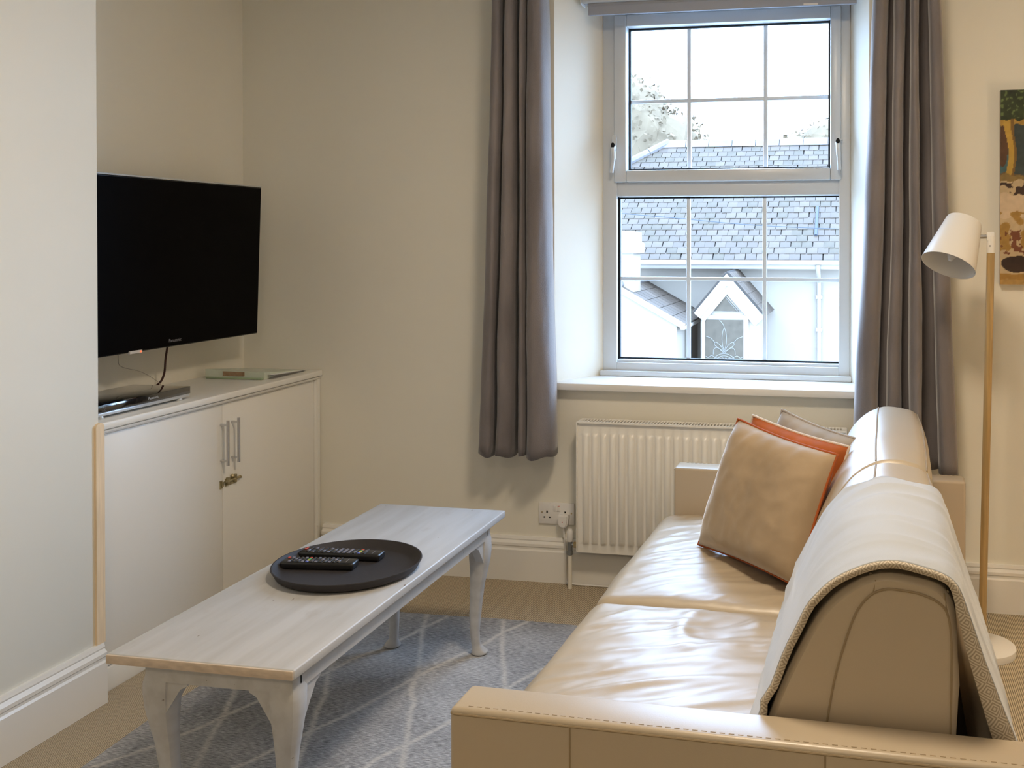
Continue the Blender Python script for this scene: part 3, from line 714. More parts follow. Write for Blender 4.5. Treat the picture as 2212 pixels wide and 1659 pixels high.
MB().box(-2.262, -2.232, -1.229, -0.036, 0.0, 0.072, 0.003).build('plinth', 'cupboard_paint', cup)
doors = []
for (y0, y1, hy) in ((-1.2275, -0.6455, -0.655), (-0.6435, -0.0365, -0.592)):
    d = MB().box(-2.260, XF, y0, y1, 0.076, 0.7805, 0.002).build('door', 'cupboard_paint', cup)
    h = MB().tube([(-2.207, hy, 0.564), (-2.207, hy, 0.724)], 0.0055, 12)
    for z_ in (0.580, 0.708): h.tube([(XF - 0.0005, hy, z_), (-2.207, hy, z_)], 0.0042, 10)
    h.build('handle', 'steel', d); doors.append(d)
bo = MB(); bo.box(XF - 0.0005, XF + 0.0025, -0.632, -0.565, 0.483, 0.509)
bo.tube([(XF + 0.006, -0.640, 0.500), (XF + 0.006, -0.552, 0.500)], 0.0045, 10)
bo.box(XF, XF + 0.011, -0.585, -0.574, 0.486, 0.516, 0.002); bo.box(XF, XF + 0.011, -0.628, -0.618, 0.486, 0.514, 0.002)
bo.lathe([(0.0, -0.007), (0.006, -0.005), (0.008, 0), (0.006, 0.005), (0, 0.007)], 12, (XF + 0.008, -0.598, 0.514)); bo.lathe([(0, -0.006), (0.006, -0.004), (0.007, 0.001), (0, 0.006)], 12, (XF + 0.006, -0.551, 0.500))
bo.build('bolt', 'old_brass', doors[1])
bk = MB(); bk.box(XF - 0.0005, XF + 0.003, -0.662, -0.649, 0.480, 0.508); bk.box(XF, XF + 0.012, -0.658, -0.652, 0.488, 0.506, 0.002); bk.build('bolt_keeper', 'old_brass', doors[0])

# ------------------------------------------------------------------ television on a wall bracket
tv = thing('television', 'large black flat-screen television mounted in the alcove', 'television', (-2.43, -0.652, 0.98))
tmt = Matrix.Translation((-2.410, -0.652, 1.280)) @ Matrix.Rotation(R(2.0), 4, 'Y')
HW, HH = 0.503, 0.2965
MB().box(-0.030, 0.0, -HW, HW, -HH, HH, 0.003, 2, tmt).build('casing', 'bezel_black', tv)
MB().box(0.0, 0.0008, -HW + 0.004, HW - 0.004, -HH + 0.004, HH - 0.004, 0, 1, tmt).build('screen', 'screen_black', tv, 0)
MB().box(-0.012, 0.0015, -HW - 0.001, HW + 0.001, HH, HH + 0.006, 0.001, 1, tmt).build('top_trim', 'silver_plastic', tv)
rt_ = (tmt.to_3x3() @ Vector((0, 1, 0))); up_ = (tmt.to_3x3() @ Vector((0, 0, 1)))
text_part('logo', 'Panasonic', 0.017, tmt @ Vector((0.0012, 0.0, -HH + 0.022)), rt_, up_, 'logo_grey', tv)
MB().box(-0.004, 0.006, -0.232, -0.172, -HH - 0.004, -HH + 0.006, 0.001, 1, tmt).build('control_strip', 'label_white', tv)
MB().lathe([(0, 0), (0.0035, 0), (0.003, 0.002), (0, 0.0025)], 10, tmt @ Vector((0.0055, -0.180, -HH + 0.001)), Matrix.Rotation(R(90), 4, 'Y')).build('status_light', 'status_light', tv)
br_ = MB(); br_.box(XA + 0.0006, XA + 0.012, -0.78, -0.52, 1.16, 1.40, 0.002); br_.box(XA + 0.01, -2.445, -0.70, -0.66, 1.26, 1.30, 0.003); br_.box(-2.455, -2.440, -0.80, -0.50, 1.15, 1.41, 0.003)
br_.build('wall_bracket', 'grey_metal', tv)
cb_ = MB().tube(catmull([(-2.46, -0.615, 1.03), (-2.485, -0.602, 0.985), (-2.505, -0.590, 0.93), (-2.520, -0.580, 0.87), (-2.53, -0.60, 0.835), (-2.525, -0.68, 0.826), (-2.505, -0.76, 0.832), (-2.485, -0.83, 0.840)], 6), 0.0040, 8).build('power_cable', 'cable_brown', None, 180)
tag(cb_, 'dark brown cable hanging below the television', 'cable')
wr = MB().tube(catmull([(-2.475, -0.86, 1.02), (-2.50, -0.835, 0.955), (-2.515, -0.80, 0.925), (-2.520, -0.70, 0.895), (-2.520, -0.62, 0.852), (-2.515, -0.60, 0.824), (-2.50, -0.68, 0.8225), (-2.486, -0.80, 0.829)], 6), 0.0012, 6).build('aerial_wire', 'wire_grey', None, 180)
tag(wr, 'thin pale wire drooping behind the disc player', 'wire')

# ------------------------------------------------------------------ disc player
dp = thing('disc_player', 'slim black and silver disc player on the cupboard top', 'disc player', (-2.37, -0.99, 0.82))
px0, px1, py0, py1 = -2.485, -2.262, -1.212, -0.782
MB().box(px0, px1, py0, py1, 0.8385, 0.863, 0.0015).build('body', 'black_gloss', dp)
MB().box(px0 + 0.004, px1 - 0.002, py0 + 0.002, py1 - 0.002, 0.8285, 0.8390, 0.001).build('silver_base', 'silver_plastic', dp)
for x_ in (px0 + 0.03, px1 - 0.012):
    for y_ in (py0 + 0.025, py1 - 0.045): MB().lathe([(0.011, 0.8203), (0.012, 0.8235), (0.010, 0.8288)], 16, (x_, y_, 0), cap=True).build('foot', 'silver_plastic', dp)
text_part('logo', 'Panasonic', 0.0125, (px1 + 0.0003, -0.965, 0.8515), (0, 1, 0), (0, 0, 1), 'silver_plastic', dp)
bd_ = MB().tube([(px1 + 0.0004, -1.180 + 0.006 * math.cos(a), 0.8535 + 0.0045 * math.sin(a)) for a in np.linspace(-2.2, 2.2, 14)], 0.0006, 5)
bd_.tube([(px1 + 0.0004, -1.1885, 0.849), (px1 + 0.0004, -1.190, 0.859)], 0.0006, 5); bd_.build('disc_emblem', 'logo_grey', dp)
text_part('lettering', 'Blu-ray Disc', 0.0036, (px1 + 0.0003, -1.184, 0.8455), (0, 1, 0), (0, 0, 1), 'logo_grey', dp)

# ------------------------------------------------------------------ binder of papers
bi = thing('file_binder', 'pale green translucent binder of papers on the cupboard top', 'binder', (-2.40, -0.18, 0.82))
b_ = MB(); xl, xr2, yn, yf = -2.532, -2.285, -0.325, -0.045
b_.add([(xl, yn, 0.8205), (xr2, yn + 0.012, 0.8205), (xr2 + 0.012, yf, 0.8205), (xl, yf, 0.8205), (xl, yn, 0.858), (xr2, yn + 0.012, 0.848), (xr2 + 0.012, yf, 0.826), (xl, yf, 0.826)], [(0, 3, 2, 1), (4, 5, 6, 7), (0, 1, 5, 4), (1, 2, 6, 5), (2, 3, 7, 6), (3, 0, 4, 7)])
b_.build('cover', 'clear_green', bi, 0)
MB().box(xl + 0.002, xr2 - 0.002, yn - 0.0015, yn + 0.012, 0.8208, 0.828, 0.001).build('lower_edge', 'green_edge', bi)
MB().add([(xl + 0.075, yn + 0.0012, 0.833), (xl + 0.165, yn + 0.0058, 0.832), (xl + 0.165, yn + 0.0058, 0.848), (xl + 0.075, yn + 0.0012, 0.850), (xl + 0.075, yn + 0.008, 0.833), (xl + 0.165, yn + 0.013, 0.832), (xl + 0.165, yn + 0.013, 0.848), (xl + 0.075, yn + 0.008, 0.850)], [(0, 1, 2, 3), (4, 5, 6, 7), (0, 1, 5, 4), (3, 2, 6, 7), (0, 3, 7, 4), (1, 2, 6, 5)]).build('spine_label', 'label_brown', bi, 0)
pp = MB(); 
for k in range(3): pp.add([(xr2 + 0.001, yn + 0.03, 0.824 + k * 0.007), (xr2 + 0.020 + 0.004 * k, yn + 0.04, 0.823 + k * 0.006), (xr2 + 0.020, yf + 0.002, 0.823 + k * 0.001), (xr2 + 0.003, yf, 0.8235 + k * 0.001)], [(0, 1, 2, 3)])
pp.build('paper_edges', 'paper', bi, 0)

# ================================================================== RADIATOR
rad = thing('radiator', 'cream ribbed panel radiator under the window', 'radiator', (-0.57, -0.07, 0.15))
RX0, RX1, RZ0, RZ1, RY = -1.083, -0.058, 0.153, 0.655, -0.108
pitch = 0.0357; nrib = 28
xs = [RX0 + 0.006]; hs = [0.0]
start = RX0 + 0.022
prof_x = [(RX0, 0.0), (RX0 + 0.004, 0.0)]
for i in range(nrib):
    c = start + 0.012 + i * pitch
    for dx_, h in ((-0.0135, 0), (-0.0115, 0.0055), (-0.0065, 0.0115), (0.0, 0.0125), (0.0065, 0.0115), (0.0115, 0.0055), (0.0135, 0)):
        prof_x.append((c + dx_, h))
prof_x += [(RX1 - 0.004, 0.0), (RX1, 0.0)]
zl = [(RZ0, 0), (RZ0 + 0.030, 0), (RZ0 + 0.036, 0.35), (RZ0 + 0.046, 1), (RZ1 - 0.052, 1), (RZ1 - 0.042, 0.4), (RZ1 - 0.036, 0), (RZ1, 0)]
mb = MB(); mb.grid([[(x_, RY + 0.0125 - h * m_, z_) for x_, h in prof_x] for z_, m_ in zl])
mb.add([(RX0, RY + 0.0125, RZ0), (RX1, RY + 0.0125, RZ0), (RX1, RY + 0.0125, RZ1), (RX0, RY + 0.0125, RZ1), (RX0, RY + 0.02, RZ0), (RX1, RY + 0.02, RZ0), (RX1, RY + 0.02, RZ1), (RX0, RY + 0.02, RZ1)], [(0, 4, 5, 1), (3, 2, 6, 7), (0, 3, 7, 4), (1, 5, 6, 2), (4, 7, 6, 5)])
mb.build('front_panel', 'radiator_paint', rad, 50)
MB().box(RX0, RX1, -0.040, -0.028, RZ0, RZ1, 0.003).build('rear_panel', 'radiator_paint', rad)
for x_ in (RX0 - 0.004, RX1 - 0.001): MB().box(x_, x_ + 0.005, RY + 0.004, -0.030, RZ0 + 0.004, RZ1 + 0.006, 0.002).build('side_cover', 'radiator_paint', rad)
gr = MB(); gr.box(RX0, RX1, RY + 0.002, RY + 0.010, RZ1, RZ1 + 0.008, 0.001); gr.box(RX0, RX1, -0.040, -0.031, RZ1, RZ1 + 0.008, 0.001)
gr.box(RX0, RX0 + 0.016, RY + 0.008, -0.035, RZ1, RZ1 + 0.007); gr.box(RX1 - 0.016, RX1, RY + 0.008, -0.035, RZ1, RZ1 + 0.007)
for i in range(83):
    x_ = RX0 + 0.018 + i * 0.0121
    if x_ < RX1 - 0.018: gr.box(x_, x_ + 0.0052, RY + 0.008, -0.038, RZ1 + 0.001, RZ1 + 0.007)
gr.build('grille', 'radiator_paint', rad, 0)['kind'] = 'stuff'
fn = MB()
for i in range(40):
    x_ = RX0 + 0.03 + i * 0.0245; fn.box(x_, x_ + 0.0015, RY + 0.022, -0.042, RZ0 + 0.02, RZ1 - 0.03)
fn.build('fins', 'grey_metal', rad, 0)
for x_ in (-0.93, -0.25): MB().box(x_, x_ + 0.03, -0.030, -0.0006, RZ0 + 0.02, RZ1 - 0.06).build('bracket', 'radiator_paint', rad, 0)
VX = -1.122
MB().tube([(VX, -0.068, 0.0), (VX, -0.068, 0.150)], 0.0085, 14).build('pipe', 'pipe_paint', rad)
vl = MB().tube([(VX, -0.068, 0.132), (VX, -0.068, 0.185)], 0.0105, 14); vl.tube([(VX, -0.068, 0.172), (VX + 0.040, -0.068, 0.172)], 0.0075, 12); vl.lathe([(0.0130, 0.134), (0.0130, 0.148)], 6, (VX, -0.068, 0), cap=True)
vo = vl.build('valve', 'grey_metal', rad)
MB().lathe([(0.012, 0), (0.012, 0.013), (0.009, 0.016)], 6, (VX + 0.016, -0.068, 0.172), Matrix.Rotation(R(90), 4, 'Y'), cap=True).build('valve_nut', 'brass', vo)
MB().lathe([(0.010, 0.184), (0.0125, 0.187), (0.0125, 0.222), (0.0085, 0.232), (0.0, 0.2335)], 18, (VX, -0.068, 0)).build('valve_cap', 'white_plastic', vo)
MB().lathe([(0.0045, 0), (0.0045, 0.014), (0.002, 0.016)], 8, (RX1 + 0.003, -0.075, RZ1 - 0.03), Matrix.Rotation(R(90), 4, 'Y'), cap=True).build('bleed_valve', 'steel', rad)

# ------------------------------------------------------------------ socket and plug
so = thing('wall_socket', 'white double wall socket beside the radiator', 'socket', (-1.195, 0, 0.275))
SX0, SX1, SZ0, SZ1 = -1.269, -1.121, 0.231, 0.317
MB().box(SX0, SX1, -0.009, -0.0005, SZ0, SZ1, 0.003).build('face_plate', 'white_plastic', so)
sc_ = 0.0
for cx in (SX0 + 0.035, SX1 - 0.038):
    MB().box(cx - 0.0030, cx + 0.0030, -0.0096, -0.0085, 0.275, 0.284).build('earth_slot', 'hole_black', so, 0)
    for dx_ in (-0.011, 0.011): MB().box(cx + dx_ - 0.0033, cx + dx_ + 0.0033, -0.0096, -0.0085, 0.2555, 0.2605).build('pin_slot', 'hole_black', so, 0)
for cx, red in ((SX0 + 0.066, 0), (SX0 + 0.084, 1)):
    o = MB().box(cx - 0.0055, cx + 0.0055, -0.0125, -0.0085, 0.284, 0.307, 0.0015).build('switch', 'white_plastic', so)
    if red: MB().box(cx - 0.004, cx + 0.004, -0.0129, -0.0122, 0.3035, 0.3055).build('red_marker', 'red_print', o, 0)
for cx in (SX0 + 0.014, SX1 - 0.012): MB().lathe([(0, 0), (0.0032, 0), (0.0032, 0.001), (0, 0.0014)], 12, (cx, -0.009, 0.277), Matrix.Rotation(R(90), 4, 'X')).build('screw', 'brass', so)
pg = thing('plug', 'white mains plug in the socket beside the radiator', 'plug', (-1.160, -0.02, 0.26))
poly = [(-1.184, 0.268), (-1.181, 0.275), (-1.174, 0.277), (-1.148, 0.277), (-1.141, 0.275), (-1.138, 0.268), (-1.143, 0.236), (-1.148, 0.228), (-1.156, 0.225), (-1.166, 0.225), (-1.174, 0.228), (-1.179, 0.236)]
b_ = MB(); b_.prism(poly, 1, -0.034, -0.0097); b_.prism([((x_ + 1.161) * 0.78 - 1.161, (z_ - 0.252) * 0.82 + 0.252) for x_, z_ in poly], 1, -0.042, -0.034)
b_.build('plug_body', 'white_plastic', pg)
MB().lathe([(0, 0), (0.0022, 0), (0.0022, 0.0006), (0, 0.0006)], 10, (-1.161, -0.0419, 0.250), Matrix.Rotation(R(90), 4, 'X')).build('fuse_mark', 'red_print', pg)
MB().tube(catmull([(-1.161, -0.022, 0.228), (-1.161, -0.022, 0.212), (-1.158, -0.024, 0.19), (-1.150, -0.027, 0.12), (-1.148, -0.029, 0.03), (-1.13, -0.03, 0.006), (-1.0, -0.035, 0.005), (-0.6, -0.04, 0.005)], 5), 0.0034, 8).build('flex', 'white_plastic', pg, 180)

# ================================================================== CURTAINS, BLIND
def curtain(label, ridges, xb, xt, zb, zt, yf, yb, flip, k):
    pts = []
    for (u0, u1) in ridges:
        w_ = u1 - u0
        pts += [(u0 + 0.06 * w_, yb), (u0 + 0.00 * w_, lerp(yb, yf, 0.5)), (u0 + 0.08 * w_, lerp(yb, yf, 0.85)), (u0 + 0.32 * w_, yf), (u0 + 0.68 * w_, yf), (u0 + 0.92 * w_, lerp(yb, yf, 0.85)), (u0 + 1.00 * w_, lerp(yb, yf, 0.5)), (u0 + 0.94 * w_, yb)]
    pr_ = catmull(pts, 4)
    rows_ = []
    NZ = 46
    for i in range(NZ + 1):
        t = i / NZ; z_ = lerp(zb, zt, t); e1 = (1 - t) ** 1.25
        r_ = []
        for j, (u, y_) in enumerate(pr_):
            x_ = lerp(lerp(xt[0], xt[1], u), lerp(xb[0], xb[1], u), e1)
            dr = 0.014 * (1 - t) * math.sin(u * 13 + k) + 0.006 * fbm(u * 4, z_ * 2.2, k) + 0.0015 * fbm(u * 9, z_ * 14, k)
            zz = z_ + (0.006 * math.sin(u * 21 + k) if i == 0 else 0)
            r_.append((x_ + 0.006 * fbm(u * 5, z_ * 1.8, k + 9), y_ + dr * (0.5 if abs(y_ - yb) < 0.01 else 1) - 0.012 * (1 - t), zz))
        rows_.append(r_)
    mb_ = MB(); mb_.grid(rows_); o = mb_.build('curtain', 'curtain_velvet', None, 180)
    sm_ = o.modifiers.new('thickness', 'SOLIDIFY'); sm_.thickness = 0.004
    tag(o, label, 'curtain', 'grey velvet curtains at the window')
    return o
curtain('grey velvet curtain above the wall socket', [(0, 0.205), (0.262, 0.468), (0.540, 0.650), (0.664, 1.0)], (-1.475, -1.168), (-1.408, -1.204), 0.527, 2.50, -0.165, -0.055, False, 1)
curtain('grey velvet curtain behind the sofa and the floor lamp', [(0, 0.235), (0.315, 0.475), (0.545, 0.675), (0.815, 1.0)], (-0.040, 0.338), (0.040, 0.268), 0.527, 2.50, -0.165, -0.050, True, 2)
pol = thing('curtain_pole', 'steel curtain pole above the window', 'curtain pole', (-0.57, -0.085, 2.49))
MB().tube([(-1.60, -0.085, 2.49), (0.46, -0.085, 2.49)], 0.012, 14).build('pole', 'steel', pol)
for x_ in (-1.62, 0.48): MB().lathe([(0, -0.025), (0.018, -0.018), (0.025, 0), (0.018, 0.018), (0, 0.025)], 16, (x_, -0.085, 2.49)).build('finial', 'steel', pol)
for x_ in (-1.50, 0.36): MB().tube([(x_, 0, 2.49), (x_, -0.085, 2.49)], 0.007, 10).build('bracket', 'steel', pol)

bl = thing('roller_blind', 'rolled-up grey roller blind at the top of the window', 'blind', (-0.55, 0.10, 2.27))
MB().lathe([(0.030, -1.105), (0.030, 0.02)], 28, (0, 0.095, 2.345), Matrix.Rotation(R(90), 4, 'Y'), cap=True).build('fabric_roll', 'blind_fabric', bl)
MB().box(-1.085, -0.022, 0.0635, 0.0655, 2.300, 2.345).build('fabric_drop', 'blind_fabric', bl, 0)
MB().box(-1.082, -0.024, 0.058, 0.072, 2.264, 2.302, 0.004).build('bottom_bar', 'blind_fabric', bl)
MB().box(-1.112, -0.28, 0.050, 0.075, 2.312, 2.40, 0.01, 3).build('head_rail', 'aluminium', bl)
for x_ in (-1.112, 0.021): MB().box(x_ - 0.0035, x_, 0.06, 0.13, 2.31, 2.405, 0.002).build('end_bracket', 'white_plastic', bl)
MB().box(-0.225, -0.170, 0.0572, 0.058, 2.2665, 2.2735).build('care_label', 'paper', bl, 0)
ch = MB()
for i in range(150):
    z_ = 2.33 - i * 0.0050
    for s_ in (-1, 1):
        w_ = 0.0065 * math.sin(min(1, i / 120) * 1.6) if i > 60 else 0.0022
        ch.box(0.004 + s_ * w_ - 0.004 * min(1, i / 90) - 0.0017, 0.004 + s_ * w_ - 0.004 * min(1, i / 90) + 0.0017, 0.0985, 0.1015, z_ - 0.0017, z_ + 0.0017)
cho = ch.build('bead_chain', 'white_plastic', bl, 0); cho['kind'] = 'stuff'
MB().box(-0.009, 0.005, 0.094, 0.104, 1.560, 1.592, 0.002).build('chain_tensioner', 'white_plastic', bl)

# ================================================================== FLOOR LAMP
lamp = thing('floor_lamp', 'white-shaded floor lamp with an oak pole behind the sofa', 'lamp', (0.385, -0.39, 0))
LP = (0.385, -0.39)
MB().lathe([(0.0, 0.001), (0.112, 0.001), (0.113, 0.004), (0.113, 0.024), (0.110, 0.0265), (0.0, 0.0265)], 56, (*LP, 0)).build('base', 'lamp_white', lamp)
topx = 0.414
MB().tube([(LP[0] + 0.005, LP[1], 0.026), (topx, LP[1], 1.325)], 0.0128, 18).build('pole', 'oak', lamp)
j = MB().tube([(topx, LP[1], 1.322), (topx + 0.001, LP[1], 1.378)], 0.0131, 18); j.box(topx - 0.014, topx + 0.012, LP[1] - 0.010, LP[1] + 0.010, 1.360, 1.391, 0.005)
jo = j.build('joint', 'lamp_white', lamp)
MB().lathe([(0, 0), (0.0025, 0), (0.002, 0.001), (0, 0.001)], 10, (topx - 0.004, LP[1] - 0.0130, 1.345), Matrix.Rotation(R(90), 4, 'X')).build('screw', 'grey_metal', jo)
camp = Vector((0, -3.85, 1.365)); lc = Vector((0.315, LP[1], 1.35))
vd = Vector((0.0886, 0.9960, -0.0040)); rr_ = Vector((0.9960, -0.0886, 0)).normalized()
axis = (rr_ * -0.30 + Vector((0, 0, 1)) * -0.86 + vd * -0.42).normalized()
zq = axis; xq = zq.cross(Vector((0, 1, 0))).normalized(); yq = zq.cross(xq)
smt = Matrix((xq, yq, zq)).transposed().to_4x4()
tp = Vector((0.334, LP[1] + 0.035, 1.428))
SHL = 0.172
sh_ = MB().lathe([(0.0, 0.0), (0.048, 0.0), (0.058, 0.003), (0.0605, 0.010), (0.0905, SHL), (0.0893, SHL), (0.0590, 0.011), (0.047, 0.003), (0.0, 0.003)], 56, tp, smt).build('shade', 'lamp_white', lamp)
cen = tp + axis * 0.075
MB().tube([(topx - 0.006, LP[1], 1.376), (topx - 0.052, LP[1] + 0.002, 1.374)], 0.0070, 14).build('swivel_rod', 'steel', lamp)
MB().lathe([(0.0, 0.155), (0.006, 0.153), (0.014, 0.140), (0.0165, 0.120), (0.0145, 0.085), (0.012, 0.06), (0.012, 0.02)], 20, tp, smt).build('bulb', 'bulb_glass', lamp)
MB().lathe([(0.016, 0.002), (0.016, 0.058), (0.0, 0.058)], 18, tp, smt).build('bulb_holder', 'white_plastic', lamp)
lb = MB(); a0 = math.atan2((smt.inverted() @ Vector((0.75, -0.2, -0.6))).y, (smt.inverted() @ Vector((0.75, -0.2, -0.6))).x)
lb.add([tuple(smt @ Vector((0.0875 * math.cos(a0 + q), 0.0875 * math.sin(a0 + q), z_)) + tp) for z_ in (SHL - 0.006, SHL - 0.018) for q in (-0.14, 0, 0.14)], [(0, 1, 4, 3), (1, 2, 5, 4)])
lb.build('rating_label', 'logo_grey', lamp, 0)

# ================================================================== PAINTING
pt = thing('canvas_painting', 'unframed canvas painting of trees over a sandy path', 'painting', (0.80, -0.015, 1.20))
cx0, cx1, cz0, cz1 = 0.489, 1.10, 1.203, 1.907
nxp, nzp = 200, 240
PXg, PZg = np.meshgrid(np.linspace(0, 1, nxp), np.linspace(0, 1, nzp))
X_ = PXg * (cx1 - cx0); Z_ = PZg * (cz1 - cz0)
nz1 = np.array([[noise.noise(Vector((X_[i, j] * 28, Z_[i, j] * 28, 1))) for j in range(nxp)] for i in range(nzp)])
nz2 = np.array([[noise.noise(Vector((X_[i, j] * 75, Z_[i, j] * 75, 4))) for j in range(nxp)] for i in range(nzp)])
img = np.zeros((nzp, nxp, 3))
def fill(mask, col, vary=0.25): 
    for c in range(3): img[..., c] = np.where(mask, col[c] * (1 + vary * nz1 + vary * 0.8 * nz2), img[..., c])
zn = Z_ + 0.012 * nz1
fill(Z_ >= 0, (0.52, 0.40, 0.24), 0.12)
fill(zn > 0.385, (0.14, 0.09, 0.045))
fill((zn > 0.40), (0.040, 0.055, 0.055))
fill((zn > 0.40) & (zn < 0.47) & (X_ < 0.03), (0.06, 0.13, 0.14))
fill((zn > 0.575) & (X_ < 0.6), (0.42, 0.25, 0.045))
fill((((X_ - 0.008) / 0.018) ** 2 + ((Z_ - 0.50) / 0.075) ** 2 < 1), (0.10, 0.045, 0.02))
trunk = lambda c, w: (np.abs(X_ - c - 0.006 * np.sin(Z_ * 30)) < w * (1 + 0.8 * np.clip((Z_ - 0.53) / 0.1, 0, 1))) & (zn > 0.395) & (zn < 0.62)
for c in (0.036, 0.20, 0.37, 0.52): fill(trunk(c, 0.013), (0.48, 0.30, 0.05), 0.12)
for c in (0.047, 0.212, 0.382, 0.532): fill(trunk(c, 0.004), (0.20, 0.11, 0.025), 0.15)
fill(zn > 0.60 + 0.03 * nz1, (0.030, 0.042, 0.014), 0.6)
fill((zn > 0.60) & (nz2 > 0.22), (0.10, 0.14, 0.045), 0.4)
fill((zn < 0.395) & (zn > 0.375), (0.24, 0.16, 0.05))
fill((zn < 0.37) & (zn > 0.325) & (nz1 + 0.5 * nz2 > 0.0), (0.045, 0.022, 0.015))
fill((zn < 0.325) & (zn > 0.245), (0.60, 0.47, 0.32), 0.10)
fill((zn < 0.26) & (zn > 0.12) & (nz1 < -0.02), (0.38, 0.22, 0.05), 0.2)
fill((zn < 0.20) & (zn > 0.11) & (nz1 + nz2 > 0.15), (0.16, 0.05, 0.02), 0.2)
fill(((X_ - 0.06) / 0.055) ** 2 + ((Z_ - 0.075) / 0.030) ** 2 < 1 + 0.3 * nz1, (0.035, 0.016, 0.010), 0.3)
fill((zn < 0.040), (0.36, 0.20, 0.045), 0.2)
fill((zn < 0.016), (0.42, 0.26, 0.08), 0.2)
img = np.clip(img, 0, 1)
mb = MB(); mb.grid([[(cx0 + X_[i, j], -0.0305, cz0 + Z_[i, j]) for j in range(nxp)] for i in range(nzp)])
co = mb.build('painted_face', 'canvas_paint', pt, 0, fix=False)
ca = co.data.color_attributes.new('paint', 'FLOAT_COLOR', 'POINT')
ca.data.foreach_set('color', np.concatenate([img.reshape(-1, 3), np.ones((nxp * nzp, 1))], 1).ravel())
MB().box(cx0, cx1, -0.030, -0.002, cz0, cz1).build('stretcher', 'canvas_edge', pt, 0)

# ================================================================== CEILING LAMPS (above the frame), the rear one added as fill
def ceiling_lamp(label, x_, y_, w_):
    t = thing('ceiling_lamp', label, 'lamp', (x_, y_, CE))
    MB().lathe([(0.0, CE - 0.001), (0.24, CE - 0.001), (0.24, CE - 0.035), (0.225, CE - 0.040)], 40, (x_, y_, 0)).build('rim', 'lamp_white', t)
    MB().lathe([(0.230, CE - 0.036), (0.18, CE - 0.050), (0.09, CE - 0.060), (0.0, CE - 0.063)], 40, (x_, y_, 0)).build('diffuser', 'lamp_diffuser', t)
    l = bpy.data.lights.new('ceiling_lamp_light', 'AREA'); l.shape = 'DISK'; l.size = 0.42; l.energy = w_; l.color = LAMP_C
    o = bpy.data.objects.new('ceiling_lamp_light', l); COL.objects.link(o); o.parent = t; o.location = (0, 0, -0.070)
m = mat('lamp_shade_lit', (0.80, 0.68, 0.50), 0.8, 0.1)
nt = m.node_tree; tr = nt.nodes.new('ShaderNodeBsdfTranslucent'); tr.inputs['Color'].default_value = (0.85, 0.72, 0.52, 1); mx = nt.nodes.new('ShaderNodeMixShader'); mx.inputs[0].default_value = 0.75
nt.links.new(nt.nodes['Principled BSDF'].outputs[0], mx.inputs[1]); nt.links.new(tr.outputs[0], mx.inputs[2]); nt.links.new(mx.outputs[0], nt.nodes['Material Output'].inputs[0])
mat('lamp_diffuser', (0.9, 0.85, 0.75), 0.5, 0.3, emit=((1.0, 0.76, 0.5), 3.0))
ceiling_lamp('round ceiling lamp above the sofa', -0.2, -1.85, LAMP_W * 2.1)
ceiling_lamp('added round fill lamp on the unseen ceiling behind the camera', -0.3, -4.7, LAMP_W * 1.25)  # added fill light from behind, brightens the back wall and near sofa end
# table lamp on a round side table by the right-hand wall, outside the frame
st = thing('side_table', 'small round oak side table by the right-hand wall', 'table', (1.45, -0.75, 0))
MB().lathe([(0.0, 0.53), (0.21, 0.53), (0.22, 0.54), (0.22, 0.555), (0.0, 0.555)], 40, (1.45, -0.75, 0)).build('top', 'oak', st)
for a in range(3): MB().tube([(1.45 + 0.12 * math.cos(a * 2.094), -0.75 + 0.12 * math.sin(a * 2.094), 0.535), (1.45 + 0.2 * math.cos(a * 2.094), -0.75 + 0.2 * math.sin(a * 2.094), 0.002)], 0.014, 10).build('leg', 'oak', st)
tl_ = thing('table_lamp', 'lit table lamp with a fabric drum shade on the side table', 'lamp', (1.45, -0.75, 0.555))
MB().lathe([(0.0, 0.556), (0.07, 0.556), (0.075, 0.565), (0.03, 0.60), (0.05, 0.70), (0.03, 0.80), (0.012, 0.83), (0.012, 0.90), (0.0, 0.90)], 28, (1.45, -0.75, 0)).build('base', 'lamp_white', tl_)
MB().lathe([(0.15, 0.86), (0.12, 1.08), (0.118, 1.08), (0.148, 0.86)], 36, (1.45, -0.75, 0)).build('shade', 'lamp_shade_lit', tl_)
l = bpy.data.lights.new('table_lamp_light', 'POINT'); l.energy = LAMP_W * 1.6; l.color = LAMP_C; l.shadow_soft_size = 0.11
o = bpy.data.objects.new('table_lamp_light', l); COL.objects.link(o); o.parent = tl_; o.location = (0, 0, 0.42)

# ================================================================== OUTSIDE
GZ = -1.75
structure('ground', MB().box(-60, 60, 0.4, 120, GZ - 0.2, GZ), 'wet_ground')
house = thing('neighbouring_house', 'white rendered house with a slate roof across the street', 'house', (-2, 13, GZ))
HX0, HX1 = -7.2, 5.0
EZ, EY, SLP = 1.036, 12.60, math.tan(R(38)); RYD = 15.42; RZD = EZ + SLP * (RYD - EY)
MB().box(HX0 + 0.3, HX1 - 0.3, 13.0, 18.0, GZ, EZ + 0.10).build('wall', 'render_white', house, 0)
def rz_(y_): return EZ + SLP * (y_ - EY)
HIPX = -3.70
b_ = MB(); 
b_.add([(HX0, EY, EZ - 0.02), (HX1, EY, EZ - 0.02), (HX1, RYD, RZD - 0.02), (HIPX, RYD, RZD - 0.02), (HX0, 18.4, EZ - 0.02), (HX1, 18.4, EZ - 0.02)], [(0, 1, 2, 3), (0, 3, 4), (3, 2, 5, 4), (1, 5, 2), (0, 4, 5, 1)])
roof = b_.build('roof', 'roof_felt', house, 0)
